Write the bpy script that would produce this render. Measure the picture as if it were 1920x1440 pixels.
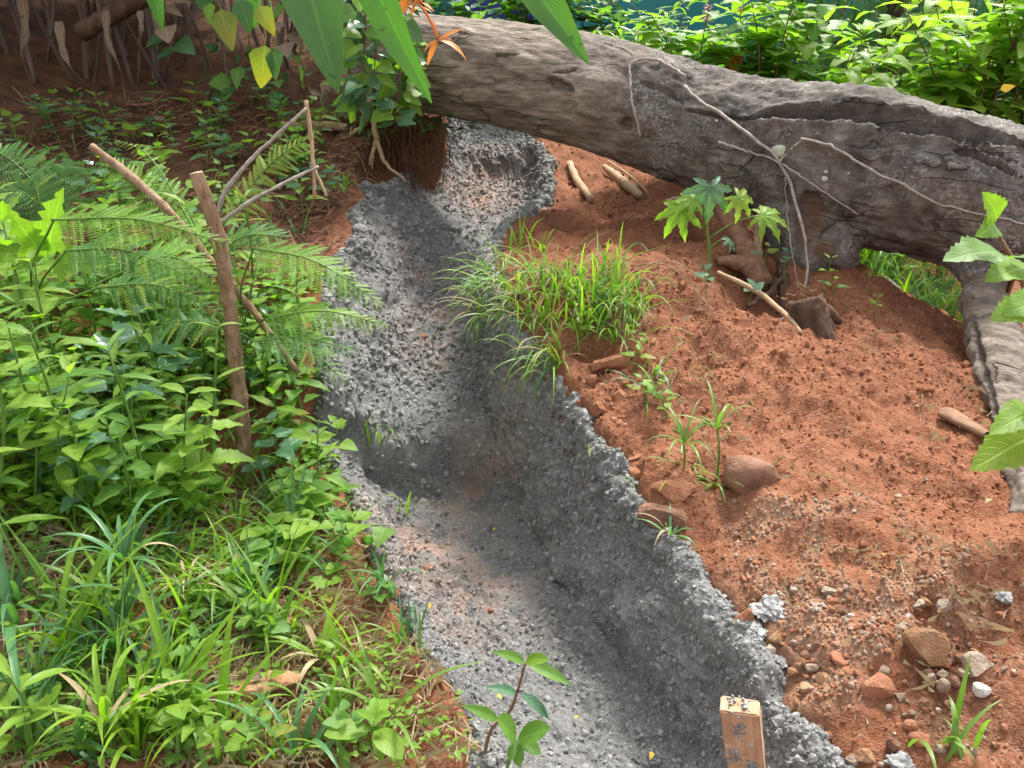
import bpy, bmesh, math, random
import numpy as np
from mathutils import Vector, Matrix
from mathutils.bvhtree import BVHTree

R = math.radians
random.seed(11)
rng = np.random.default_rng(11)
for o in list(bpy.data.objects):
    bpy.data.objects.remove(o)
sc = bpy.context.scene
col = sc.collection

# ------------------------------------------------------------------ camera, sky, sun, exposure
CAM_H, PITCH, FPX = 1.5, R(20.0), 1507.0          # FPX: focal length in pixels of the 1920 px wide photo
cam_d = bpy.data.cameras.new('camera')
cam_d.sensor_fit = 'HORIZONTAL'; cam_d.sensor_width = 36.0
cam_d.lens = 36.0 * FPX / 1920.0
cam_d.clip_start = 0.02; cam_d.clip_end = 500.0
cam = bpy.data.objects.new('camera', cam_d); col.objects.link(cam)
cam.location = (0, 0, CAM_H); cam.rotation_euler = (math.pi / 2 - PITCH, 0, 0)
sc.camera = cam

SUN_EL, SUN_AZ = R(58), R(30)
world = bpy.data.worlds.new('World'); sc.world = world; world.use_nodes = True
wn = world.node_tree.nodes; wl = world.node_tree.links
sky = wn.new('ShaderNodeTexSky'); sky.sky_type = 'NISHITA'; sky.sun_disc = False
sky.sun_elevation = SUN_EL; sky.sun_rotation = SUN_AZ
sky.air_density = 1.0; sky.dust_density = 3.0; sky.ozone_density = 1.0
wn['Background'].inputs['Strength'].default_value = 0.15
hs = wn.new('ShaderNodeHueSaturation'); hs.inputs['Saturation'].default_value = 0.15    # thin bright cloud: a whiter sky
wl.new(sky.outputs[0], hs.inputs['Color']); wl.new(hs.outputs[0], wn['Background'].inputs['Color'])
sun_d = bpy.data.lights.new('sun', 'SUN'); sun_d.energy = 2.3; sun_d.angle = R(11); sun_d.color = (1.0, 0.95, 0.87)
sun = bpy.data.objects.new('sun', sun_d); col.objects.link(sun)
to_sun = Vector((math.sin(SUN_AZ) * math.cos(SUN_EL), math.cos(SUN_AZ) * math.cos(SUN_EL), math.sin(SUN_EL)))
sun.rotation_euler = to_sun.to_track_quat('Z', 'Y').to_euler(); sun.location = (3, 3, 8)
sc.view_settings.view_transform = 'Standard'; sc.view_settings.look = 'None'
sc.view_settings.gamma = 1.0; sc.view_settings.use_curve_mapping = False
sc.view_settings.exposure = 1.62
sc.render.engine = 'CYCLES'
sc.cycles.max_bounces = 5; sc.cycles.diffuse_bounces = 3;
sc.cycles.use_adaptive_sampling = True; sc.cycles.adaptive_threshold = 0.04
sc.cycles.glossy_bounces = 2
sc.cycles.transmission_bounces = 3; sc.cycles.transparent_max_bounces = 6
sc.cycles.caustics_reflective = False; sc.cycles.caustics_refractive = False

# ------------------------------------------------------------------ picture <-> world
CP, SP = math.cos(PITCH), math.sin(PITCH)
def ray(u, v):
    dx, dy = (u - 960.0) / FPX, (720.0 - v) / FPX
    return Vector((dx, CP + dy * SP, -SP + dy * CP))
def at(u, v, y):                                   # the point at forward distance y
    d = ray(u, v); return Vector((0, 0, CAM_H)) + d * (y / d.y)
def atz(u, v, z):
    d = ray(u, v); return Vector((0, 0, CAM_H)) + d * ((z - CAM_H) / d.z)

# ------------------------------------------------------------------ numpy noise
def _h(i, j, k, s):
    i = i.astype(np.int64); j = j.astype(np.int64); k = k.astype(np.int64)
    n = (i * 374761393 + j * 668265263 + k * 2147483647 + s * 1274126177) & 0xFFFFFFFF
    n = ((n ^ (n >> 13)) * 1274126177) & 0xFFFFFFFF
    n = ((n ^ (n >> 16)) * 668265263) & 0xFFFFFFFF
    return ((n ^ (n >> 15)) & 0xFFFFFF) / float(0xFFFFFF)
def vnoise(p, s=0):                                # value noise, -1..1
    f = np.floor(p); t = p - f; t = t * t * (3 - 2 * t)
    out = 0
    for a in (0, 1):
        for b in (0, 1):
            for c in (0, 1):
                w = (t[:, 0] if a else 1 - t[:, 0]) * (t[:, 1] if b else 1 - t[:, 1]) * (t[:, 2] if c else 1 - t[:, 2])
                out = out + w * _h(f[:, 0] + a, f[:, 1] + b, f[:, 2] + c, s)
    return out * 2 - 1
def fbm(p, scale, octv=3, s=0):
    out = 0; amp = 1; q = p * scale
    for o in range(octv):
        out = out + amp * vnoise(q + 17.3 * o, s + o); amp *= 0.5; q = q * 2.03
    return out
def worley(p, scale, s=0):                         # distance to the nearest feature point, cells
    q = p * scale; f = np.floor(q); best = np.full(len(q), 9.0)
    for a in (-1, 0, 1):
        for b in (-1, 0, 1):
            for c in (-1, 0, 1):
                i, j, k = f[:, 0] + a, f[:, 1] + b, f[:, 2] + c
                dx = i + _h(i, j, k, s) - q[:, 0]; dy = j + _h(i, j, k, s + 1) - q[:, 1]; dz = k + _h(i, j, k, s + 2) - q[:, 2]
                best = np.minimum(best, dx * dx + dy * dy + dz * dz)
    return np.sqrt(best)
def sstep(a, b, x):
    t = np.clip((x - a) / (b - a), 0, 1); return t * t * (3 - 2 * t)

# ------------------------------------------------------------------ object helpers
def tag(o, label=None, cat=None, group=None, kind=None):
    if label: o['label'] = label
    if cat: o['category'] = cat
    if group: o['group'] = group
    if kind: o['kind'] = kind
    return o
def link(name, data, parent=None, loc=None):
    o = bpy.data.objects.new(name, data); col.objects.link(o)
    if parent is not None: o.parent = parent
    if loc is not None: o.location = loc
    return o
def empty(name, loc, label, cat, group=None):
    o = link(name, None, None, loc); o.empty_display_size = 0.05
    return tag(o, label, cat, group)
def npmesh(name, V, F, mat, smooth=True, uv=None):
    """V (n,3) array, F (m,k) array (all faces the same size) or a list of tuples"""
    me = bpy.data.meshes.new(name)
    V = np.asarray(V, dtype=np.float32)
    if isinstance(F, np.ndarray):
        m, k = F.shape
        me.vertices.add(len(V)); me.vertices.foreach_set('co', V.ravel())
        me.loops.add(m * k); me.loops.foreach_set('vertex_index', F.astype(np.int32).ravel())
        me.polygons.add(m); me.polygons.foreach_set('loop_start', np.arange(0, m * k, k, dtype=np.int32))
        try: me.polygons.foreach_set('loop_total', np.full(m, k, dtype=np.int32))
        except Exception: pass
        me.update(calc_edges=True)
    else:
        me.from_pydata([tuple(map(float, v)) for v in V], [], F); me.update()
    if uv is not None:
        l = me.uv_layers.new(name='UVMap')
        idx = np.empty(len(me.loops), dtype=np.int32); me.loops.foreach_get('vertex_index', idx)
        l.data.foreach_set('uv', np.asarray(uv, dtype=np.float32)[idx].ravel())
    me.polygons.foreach_set('use_smooth', np.full(len(me.polygons), smooth))
    for m_ in (mat if isinstance(mat, (list, tuple)) else [mat]):
        me.materials.append(m_)
    return me
def set_attr(me, name, vals):
    a = me.attributes.new(name, 'FLOAT', 'POINT'); a.data.foreach_set('value', np.asarray(vals, dtype=np.float32))
def spline(pts, n):
    """Catmull-Rom through a list of tuples (any width), n samples"""
    P = np.array([list(p) for p in pts], dtype=float)
    if len(P) == 2:
        t = np.linspace(0, 1, n)[:, None]; return P[0] * (1 - t) + P[1] * t
    P = np.vstack([2 * P[0] - P[1], P, 2 * P[-1] - P[-2]])
    k = len(P) - 3; out = []
    for t in np.linspace(0, k, n):
        i = min(int(t), k - 1); f = t - i
        a, b, c, d = P[i:i + 4]
        out.append(0.5 * ((2 * b) + (c - a) * f + (2 * a - 5 * b + 4 * c - d) * f * f + (3 * b - a - 3 * c + d) * f ** 3))
    return np.array(out)
def tube(path, rad, seg=7, cap=True):
    path = np.asarray(path, float); n = len(path)
    rad = np.broadcast_to(np.asarray(rad, float), (n,))
    T = np.gradient(path, axis=0); T /= np.linalg.norm(T, axis=1)[:, None] + 1e-9
    up = np.array([0, 0, 1.0]) if abs(T[0][2]) < 0.9 else np.array([1.0, 0, 0])
    N = np.cross(T[0], up); N /= np.linalg.norm(N)
    V = []; ang = np.linspace(0, 2 * np.pi, seg, endpoint=False)
    for i in range(n):
        N = N - T[i] * N.dot(T[i]); N /= np.linalg.norm(N) + 1e-9
        B = np.cross(T[i], N)
        V.append(path[i] + rad[i] * (np.cos(ang)[:, None] * N + np.sin(ang)[:, None] * B))
    V = np.vstack(V); F = []
    for i in range(n - 1):
        for j in range(seg):
            a = i * seg + j; b = i * seg + (j + 1) % seg
            F.append((a, b, b + seg, a + seg))
    if cap:
        F.append(tuple(range(seg))[::-1]); F.append(tuple(range((n - 1) * seg, n * seg)))
    return V, F
class MB:
    def __init__(s): s.V = []; s.F = []; s.UV = []; s.n = 0
    def add(s, V, F, uv=None):
        V = np.asarray(V, float); s.V.append(V)
        s.F += [tuple(i + s.n for i in f) for f in F]
        s.UV.append(np.zeros((len(V), 2)) if uv is None else np.asarray(uv, float)); s.n += len(V)
        return s
    def mesh(s, name, mat, smooth=True):
        return npmesh(name, np.vstack(s.V), s.F, mat, smooth, np.vstack(s.UV))
    def obj(s, name, mat, parent=None, smooth=True, origin=None):
        if origin is not None:
            s.V = [v - np.array(origin) for v in s.V]
        return link(name, s.mesh(name, mat, smooth), parent, None if parent is not None else origin)
def frame(y, zhint):
    y = Vector(y).normalized(); z = Vector(zhint); z = z - y * z.dot(y)
    if z.length < 1e-4: z = y.orthogonal()
    z.normalize(); x = y.cross(z)
    return Matrix((x, y, z)).transposed()
def put(name, mesh, parent, base, pos, ydir, zhint, s):
    """a shared mesh as a part of a thing whose Empty stands at base"""
    o = link(name, mesh, parent)
    m = frame(ydir, zhint).to_4x4()
    sv = (s, s, s) if isinstance(s, (int, float)) else s
    m = Matrix.Translation(Vector(pos) - Vector(base)) @ m @ Matrix.Diagonal((sv[0], sv[1], sv[2], 1))
    o.matrix_local = m
    return o

# words that say which one: the nearest thing one can find and the side of it
MARKS = {'bank': [(455, 760, 'cut sapling'), (472, 1308, 'tan slab'), (232, 1150, 'tall umbrella sedge'), (640, 1010, 'lantern weed by the channel'), (105, 620, 'tall lobed weed'),
                  (250, 350, 'leaning broken stick'), (560, 300, 'bare twigs'), (60, 330, 'dark shaded fern'), (290, 920, 'lantern weed on the bank'), (195, 1400, 'bottom left sedge'), (700, 1420, 'ribbed-leaf plant'), (30, 1150, 'left edge rock'), (250, 640, 'low fern frond'), (240, 860, 'bluish toothed weed')],
         'soil': [(1735, 1222, 'big ochre rock'), (1385, 1172, 'brick-like chunk'), (1526, 1142, 'wedge-shaped rock'), (1390, 1390, 'wooden stake'), (1800, 1400, 'corner grass shoot'), (1545, 1276, 'square ochre stone'), (1838, 1297, 'white chip'),
                  (1402, 890, 'large rounded rock'), (1800, 800, 'bark strip'), (1520, 600, 'dark stump'), (1150, 682, 'tilted slab'), (1262, 925, 'flat-topped rim rock'), (1635, 1290, 'broad low red stone'), (1822, 1245, 'pale flat rock'), (1300, 830, 'rim sedges')],
         'mound': [(1020, 565, 'middle of the mound'), (1148, 640, 'tilted slab'), (900, 560, 'mound corner above the channel'), (1150, 540, 'right end of the mound')],
         'clump': [(40, 100, 'far left hanging dry leaf'), (135, 120, 'ribbed dry leaf'), (225, 120, 'long pale dry leaf'), (290, 80, 'short broad-ended dry leaf'), (430, 60, 'yellow pointed leaves'), (600, 60, 'big broad hanging leaf')],
         'ridge': [(1600, 500, 'dark stub of the log'), (1700, 520, 'grey twig on the ridge'), (1810, 560, 'propping limb')]}
def near(u, v, key):
    m = min(MARKS[key], key=lambda m: (m[0] - u) ** 2 + (m[1] - v) ** 2); du, dv = u - m[0], v - m[1]
    rel = ('right of' if du > 0 else 'left of') if abs(du) > abs(dv) else ('in front of' if dv > 0 else 'behind')
    return '%s the %s' % (rel, m[2])
TINT = {'leaf_mid': 'mid green', 'leaf_bright': 'bright green', 'leaf_pale': 'pale green', 'leaf_blue': 'bluish green', 'leaf_dark': 'dark green', 'grass': 'green', 'grass_bright': 'bright', 'grass_blue': 'bluish', 'straw': 'dry straw-coloured',
        'rock_red': 'red', 'rock_yellow': 'ochre', 'rock_pale': 'pale', 'rock_brown': 'brown', 'white': 'whitish'}
FORM = {'tooth': 'toothed', 'heart': 'heart-leaved', 'ovate': 'oval-leaved', 'lance': 'narrow-leaved', 'long': 'long-leaved', 'lobed': 'lobed'}

# ------------------------------------------------------------------ materials
class NT:
    def __init__(s, name):
        s.m = bpy.data.materials.new(name); s.m.use_nodes = True
        s.t = s.m.node_tree; s.t.nodes.clear()
        s.out = s.n('ShaderNodeOutputMaterial')
    def n(s, t, **kw):
        x = s.t.nodes.new(t)
        for k, v in kw.items():
            if hasattr(x, k) and k not in ('Scale',): setattr(x, k, v)
            else: x.inputs[k].default_value = v
        return x
    def l(s, a, b): s.t.links.new(a, b)
    def noise(s, vec, scale, detail=4, rough=0.6):
        x = s.n('ShaderNodeTexNoise'); x.inputs['Scale'].default_value = scale
        x.inputs['Detail'].default_value = detail; x.inputs['Roughness'].default_value = rough
        if vec: s.l(vec, x.inputs['Vector'])
        return x.outputs['Fac']
    def voro(s, vec, scale, feature='F1', out='Distance'):
        x = s.n('ShaderNodeTexVoronoi'); x.feature = feature; x.inputs['Scale'].default_value = scale
        if vec: s.l(vec, x.inputs['Vector'])
        return x.outputs[out]
    def ramp(s, fac, stops):
        x = s.n('ShaderNodeValToRGB'); e = x.color_ramp.elements
        while len(e) > 1: e.remove(e[-1])
        for i, (p, c) in enumerate(stops):
            k = e[0] if i == 0 else e.new(p)
            k.position = p; k.color = (*c, 1) if len(c) == 3 else c
        s.l(fac, x.inputs[0]); return x.outputs[0]
    def mix(s, fac, a, b, mode='MIX'):
        x = s.n('ShaderNodeMix'); x.data_type = 'RGBA'; x.blend_type = mode; x.clamp_factor = True
        for v, i in ((fac, 0), (a, 6), (b, 7)):
            if hasattr(v, 'links'): s.l(v, x.inputs[i])
            elif i == 0: x.inputs[0].default_value = v
            else: x.inputs[i].default_value = (*v, 1)
        return x.outputs[2]
    def math(s, op, a, b=0.5, c=None):
        x = s.n('ShaderNodeMath'); x.operation = op
        for i, v in enumerate((a, b, c)):
            if v is None: continue
            if hasattr(v, 'links'): s.l(v, x.inputs[i])
            else: x.inputs[i].default_value = v
        return x.outputs[0]
    def step(s, a, b, x):
        y = s.n('ShaderNodeMapRange'); y.interpolation_type = 'SMOOTHSTEP'
        y.inputs['From Min'].default_value = a; y.inputs['From Max'].default_value = b
        s.l(x, y.inputs['Value']); return y.outputs[0]
    def attr(s, name):
        x = s.n('ShaderNodeAttribute'); x.attribute_name = name; return x.outputs['Fac']
    def pos(s): return s.n('ShaderNodeNewGeometry').outputs['Position']
    def obj(s): return s.n('ShaderNodeTexCoord').outputs['Object']
    def bump(s, h, dist, strength=1.0, prev=None):
        b = s.n('ShaderNodeBump'); b.inputs['Distance'].default_value = dist; b.inputs['Strength'].default_value = strength
        s.l(h, b.inputs['Height'])
        if prev: s.l(prev, b.inputs['Normal'])
        return b.outputs[0]
    def bsdf(s, colr, rough=0.8, normal=None, spec=0.3):
        p = s.n('ShaderNodeBsdfPrincipled')
        if hasattr(colr, 'links'): s.l(colr, p.inputs['Base Color'])
        else: p.inputs['Base Color'].default_value = (*colr, 1)
        if hasattr(rough, 'links'): s.l(rough, p.inputs['Roughness'])
        else: p.inputs['Roughness'].default_value = rough
        p.inputs['Specular IOR Level'].default_value = spec
        if normal: s.l(normal, p.inputs['Normal'])
        return p.outputs[0]
    def done(s, sh):
        s.l(sh, s.out.inputs['Surface']); return s.m

def soil_material(name, wet=0.80, bumpy=True):
    k = NT(name); p = k.pos()
    big = k.noise(p, 1.7, 4); mid = k.noise(p, 9, 5); fine = k.noise(p, 70, 4, 0.7)
    c = k.ramp(big, [(0.30, (0.15 * wet, 0.055 * wet, 0.030 * wet)), (0.5, (0.25 * wet, 0.090 * wet, 0.043 * wet)), (0.72, (0.33 * wet, 0.135 * wet, 0.070 * wet))])
    c2 = k.ramp(mid, [(0.3, (0.13 * wet, 0.050 * wet, 0.028 * wet)), (0.55, (0.24 * wet, 0.095 * wet, 0.050 * wet)), (0.75, (0.32 * wet, 0.155 * wet, 0.092 * wet))])
    c = k.mix(0.5, c, c2)
    c = k.mix(k.step(0.42, 0.75, fine), c, (0.33 * wet, 0.17 * wet, 0.105 * wet))
    c = k.mix(k.attr('pale'), c, k.ramp(mid, [(0.3, (0.22, 0.13, 0.08)), (0.7, (0.36, 0.26, 0.18))]))
    c = k.mix(k.attr('humus_shade'), c, k.ramp(mid, [(0.3, (0.035, 0.022, 0.015)), (0.7, (0.13, 0.06, 0.035))]))
    h2 = k.bump(k.noise(p, 60, 3, 0.8), 0.016, 0.8) if bumpy else None
    return k.done(k.bsdf(c, 0.95, h2, 0.15))
def concrete_material(name, bumpy=True):
    k = NT(name); p = k.pos()
    n1 = k.noise(p, 5, 4); n2 = k.noise(p, 60, 4, 0.7); n3 = k.noise(p, 260, 2, 0.6)
    c = k.ramp(n2, [(0.25, (0.050, 0.050, 0.048)), (0.5, (0.128, 0.126, 0.122)), (0.75, (0.25, 0.247, 0.24))])
    c = k.mix(0.35, c, k.ramp(n1, [(0.35, (0.085, 0.083, 0.078)), (0.65, (0.22, 0.217, 0.208))]))
    c = k.mix(k.step(0.58, 0.75, n3), c, (0.46, 0.46, 0.455))
    c = k.mix(k.math('MULTIPLY', k.step(0.54, 0.66, k.noise(p, 3.1, 5, 0.6)), 0.40), c, (0.075, 0.073, 0.068))
    tn = k.attr('tone'); c = k.mix(k.math('MULTIPLY', tn, 0.40), c, (0.42, 0.42, 0.412))
    dust = k.math('MULTIPLY', k.attr('dust'), k.step(0.36, 0.62, k.noise(p, 7, 5, 0.7)))
    c = k.mix(k.math('MULTIPLY', dust, 0.75), c, (0.44, 0.27, 0.20))
    b = k.bump(k.noise(p, 110, 3, 0.8), 0.008, 0.9) if bumpy else None
    return k.done(k.bsdf(c, 0.88, b, 0.3))
def stone_material(name, a, b, c_):
    k = NT(name); p = k.obj()
    r = k.n('ShaderNodeObjectInfo').outputs['Random']
    g = k.pos()
    c = k.ramp(k.noise(g, 14, 5, 0.65), [(0.3, a), (0.55, b), (0.78, c_)])
    c = k.mix(k.math('MULTIPLY', r, 0.35), c, b, 'MULTIPLY')
    c = k.mix(k.step(0.55, 0.8, k.noise(g, 40, 4)), c, (0.30, 0.12, 0.06))
    bb = k.bump(k.noise(g, 50, 5, 0.7), 0.012, 0.7); bb = k.bump(k.voro(g, 160), 0.003, 0.5, bb)
    return k.done(k.bsdf(c, 0.9, bb, 0.2))
def leaf_material(name, c1, c2, trans=0.45, rough=0.48, veins=9.0, tip=None, spec=0.38, through=(1.25, 1.5, 0.45)):
    k = NT(name)
    uv = k.n('ShaderNodeTexCoord').outputs['UV']; sep = k.n('ShaderNodeSeparateXYZ'); k.l(uv, sep.inputs[0])
    ax = k.math('ABSOLUTE', k.math('SUBTRACT', sep.outputs[0], 0.5))
    rnd = k.n('ShaderNodeObjectInfo').outputs['Random']
    g = k.pos()
    var = k.math('ADD', k.math('MULTIPLY', rnd, 0.6), k.math('MULTIPLY', k.noise(g, 7, 3), 0.5))
    c = k.mix(var, c1, c2)
    mid = k.math('SUBTRACT', 1.0, k.step(0.012, 0.05, ax))
    if veins:
        fr = k.math('FRACT', k.math('MULTIPLY', k.math('SUBTRACT', sep.outputs[1], k.math('MULTIPLY', ax, 0.45)), veins))
        vv = k.math('SUBTRACT', 1.0, k.step(0.03, 0.13, k.math('ABSOLUTE', k.math('SUBTRACT', fr, 0.5))))
        ve = k.math('MAXIMUM', mid, k.math('MULTIPLY', vv, 0.55))
    else: ve = mid
    light = tuple(min(1, x * 1.5 + 0.02) for x in c2)
    c = k.mix(k.math('MULTIPLY', ve, 0.5), c, light)
    c = k.mix(k.step(0.60, 0.72, k.noise(g, 26, 3, 0.7)), c, tuple(x * 0.72 for x in c1))
    if tip:
        c = k.mix(k.step(0.55, 0.95, k.math('ADD', sep.outputs[1], k.math('MULTIPLY', k.noise(g, 12, 3), 0.4))), c, tip)
    b = k.bump(k.math('MULTIPLY', ve, -0.6), 0.004, 0.6)
    p = k.bsdf(c, rough, b, spec)
    t = k.n('ShaderNodeBsdfTranslucent')
    tc = k.mix(1.0, c, through, 'MULTIPLY'); k.l(tc, t.inputs[0])
    ms = k.n('ShaderNodeMixShader'); ms.inputs[0].default_value = trans
    k.l(p, ms.inputs[1]); k.l(t.outputs[0], ms.inputs[2])
    return k.done(ms.outputs[0])
def plain_material(name, a, b, scale=20, rough=0.8, bump=0.004, stretch=None, spec=0.3):
    k = NT(name); p = k.obj()
    if stretch:
        mp = k.n('ShaderNodeMapping'); mp.inputs['Scale'].default_value = stretch; k.l(p, mp.inputs[0]); p = mp.outputs[0]
    f = k.noise(p, scale, 5, 0.65)
    return k.done(k.bsdf(k.ramp(f, [(0.3, a), (0.7, b)]), rough, k.bump(f, bump, 0.8), spec))

M = {}
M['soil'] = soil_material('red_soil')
M['crumb'] = soil_material('red_soil_crumb', 0.86, False)
M['concrete'] = concrete_material('rough_concrete'); M['lump'] = concrete_material('mortar_lump_grey', False)
M['mortar'] = plain_material('pale_mortar', (0.17, 0.17, 0.168), (0.36, 0.36, 0.352), 60, 0.85, 0.01)
M['rock_brown'] = stone_material('brown_rock', (0.13, 0.075, 0.05), (0.24, 0.13, 0.085), (0.33, 0.20, 0.14))
M['rock_red'] = stone_material('red_rock', (0.20, 0.085, 0.045), (0.33, 0.15, 0.085), (0.42, 0.24, 0.15))
M['rock_yellow'] = stone_material('ochre_rock', (0.25, 0.125, 0.06), (0.36, 0.215, 0.12), (0.46, 0.33, 0.21))
M['rock_pale'] = stone_material('pale_stone', (0.25, 0.17, 0.115), (0.36, 0.285, 0.22), (0.47, 0.42, 0.36))
M['white'] = plain_material('white_chip', (0.36, 0.33, 0.29), (0.58, 0.56, 0.52), 40, 0.8)
M['leaf_bright'] = leaf_material('bright_green_leaf', (0.14, 0.27, 0.028), (0.22, 0.36, 0.05), 0.5)
M['leaf_pale'] = leaf_material('pale_green_leaf', (0.19, 0.33, 0.045), (0.29, 0.42, 0.09), 0.55)
M['leaf_mid'] = leaf_material('mid_green_leaf', (0.095, 0.215, 0.038), (0.16, 0.30, 0.06), 0.48)
M['leaf_dark'] = leaf_material('dark_green_leaf', (0.035, 0.10, 0.03), (0.06, 0.15, 0.045), 0.35)
M['leaf_blue'] = leaf_material('blue_green_leaf', (0.065, 0.16, 0.085), (0.11, 0.22, 0.125), 0.3, 0.28, 7, None, 0.6)
M['leaf_yellow'] = leaf_material('yellowing_leaf', (0.15, 0.23, 0.035), (0.24, 0.28, 0.05), 0.45, 0.45, 8, (0.26, 0.24, 0.05))
M['leaf_orange'] = leaf_material('orange_dead_leaf', (0.50, 0.20, 0.02), (0.62, 0.30, 0.03), 0.4, through=(1.2, 1.05, 0.75))
M['leaf_dry'] = leaf_material('dry_brown_leaf', (0.10, 0.068, 0.045), (0.23, 0.17, 0.12), 0.2, 0.8, 6, through=(1.2, 1.05, 0.75))
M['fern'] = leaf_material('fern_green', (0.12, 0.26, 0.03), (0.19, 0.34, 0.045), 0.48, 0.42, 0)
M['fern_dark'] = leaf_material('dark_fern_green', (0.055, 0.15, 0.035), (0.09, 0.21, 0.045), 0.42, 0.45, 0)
M['fern_yellow'] = leaf_material('yellowed_fern_green', (0.19, 0.29, 0.05), (0.27, 0.34, 0.06), 0.5, 0.45, 0)
M['grass'] = leaf_material('grass_green', (0.095, 0.20, 0.03), (0.16, 0.28, 0.05), 0.42, 0.42, 0, (0.15, 0.26, 0.05))
M['grass_bright'] = leaf_material('bright_grass_green', (0.15, 0.29, 0.022), (0.23, 0.37, 0.04), 0.5, 0.42, 0)
M['grass_blue'] = leaf_material('bluish_grass_green', (0.06, 0.16, 0.06), (0.10, 0.22, 0.085), 0.35, 0.4, 0)
M['straw'] = leaf_material('dry_straw', (0.26, 0.19, 0.10), (0.42, 0.34, 0.21), 0.2, 0.8, 0, through=(1.2, 1.05, 0.75))
M['heli'] = leaf_material('heliconia_leaf', (0.045, 0.13, 0.035), (0.07, 0.18, 0.045), 0.35, 0.35, 26)
M['flower'] = leaf_material('orange_bract', (0.62, 0.18, 0.03), (0.70, 0.28, 0.06), 0.35, 0.4, 0, through=(1.2, 1.05, 0.75))
M['pink'] = leaf_material('pink_petal', (0.55, 0.22, 0.30), (0.65, 0.35, 0.42), 0.4, 0.5, 0, through=(1.2, 1.05, 0.75))
M['yellow_petal'] = leaf_material('yellow_petal', (0.60, 0.38, 0.02), (0.70, 0.48, 0.04), 0.3, 0.5, 0, through=(1.2, 1.05, 0.75))
M['stem'] = plain_material('green_stem', (0.06, 0.14, 0.025), (0.14, 0.24, 0.05), 30, 0.5, 0.002)
M['stem_red'] = plain_material('reddish_stem', (0.12, 0.06, 0.035), (0.20, 0.11, 0.06), 30, 0.6, 0.002)
M['fruit'] = leaf_material('green_lantern_fruit', (0.12, 0.26, 0.04), (0.18, 0.33, 0.06), 0.45, 0.4, 0)
M['twig'] = plain_material('grey_twig', (0.19, 0.16, 0.135), (0.42, 0.38, 0.34), 40, 0.85, 0.004, (1, 1, 1))
def stick_material():
    k = NT('tan_stick_bark'); p = k.obj()
    mp = k.n('ShaderNodeMapping'); mp.inputs['Scale'].default_value = (1, 1, 0.4); k.l(p, mp.inputs[0])
    f = k.noise(mp.outputs[0], 38, 6, 0.7); g = k.noise(p, 9, 4, 0.6); h = k.noise(p, 120, 3, 0.7)
    c = k.ramp(f, [(0.3, (0.11, 0.065, 0.04)), (0.5, (0.25, 0.16, 0.10)), (0.72, (0.40, 0.29, 0.20))])
    c = k.mix(k.step(0.5, 0.7, g), c, (0.17, 0.10, 0.06)); c = k.mix(k.step(0.6, 0.7, h), c, (0.07, 0.045, 0.03))
    return k.done(k.bsdf(c, 0.9, k.bump(f, 0.012, 0.9), 0.2))
M['stick'] = stick_material()
M['cut'] = plain_material('fresh_cut_wood', (0.46, 0.32, 0.19), (0.62, 0.48, 0.32), 40, 0.8, 0.004)
M['root'] = plain_material('pale_root', (0.30, 0.19, 0.11), (0.47, 0.33, 0.21), 30, 0.85, 0.004)
M['root_fibre'] = plain_material('brown_root_fibre', (0.11, 0.05, 0.03), (0.24, 0.13, 0.08), 30, 0.9, 0.002)
M['bark_strip'] = plain_material('brown_bark_strip', (0.13, 0.07, 0.042), (0.27, 0.16, 0.10), 30, 0.9, 0.006)
M['stump'] = plain_material('dark_stump_bark', (0.035, 0.022, 0.016), (0.13, 0.075, 0.048), 16, 0.95, 0.02, (1, 1, 0.3))
M['culm'] = plain_material('brown_dead_stalk', (0.04, 0.03, 0.024), (0.16, 0.12, 0.092), 14, 0.85, 0.004, (1, 1, 0.12))
M['net'] = plain_material('green_shade_net', (0.02, 0.17, 0.17), (0.035, 0.24, 0.24), 120, 0.7, 0.002)
M['tarp'] = plain_material('blue_tarp', (0.03, 0.035, 0.22), (0.05, 0.06, 0.32), 8, 0.5, 0.01)
def board_material():
    k = NT('sawn_board'); p = k.obj()
    mp = k.n('ShaderNodeMapping'); mp.inputs['Scale'].default_value = (60, 60, 5); k.l(p, mp.inputs[0])
    f = k.noise(mp.outputs[0], 1.0, 6, 0.7)
    c = k.ramp(f, [(0.25, (0.28, 0.155, 0.085)), (0.5, (0.42, 0.255, 0.155)), (0.75, (0.54, 0.36, 0.24))])
    c = k.mix(k.step(0.56, 0.66, k.noise(p, 22, 4, 0.7)), c, (0.50, 0.49, 0.47))
    return k.done(k.bsdf(c, 0.85, k.bump(f, 0.004, 0.8), 0.2))
M['board'] = board_material()
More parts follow.
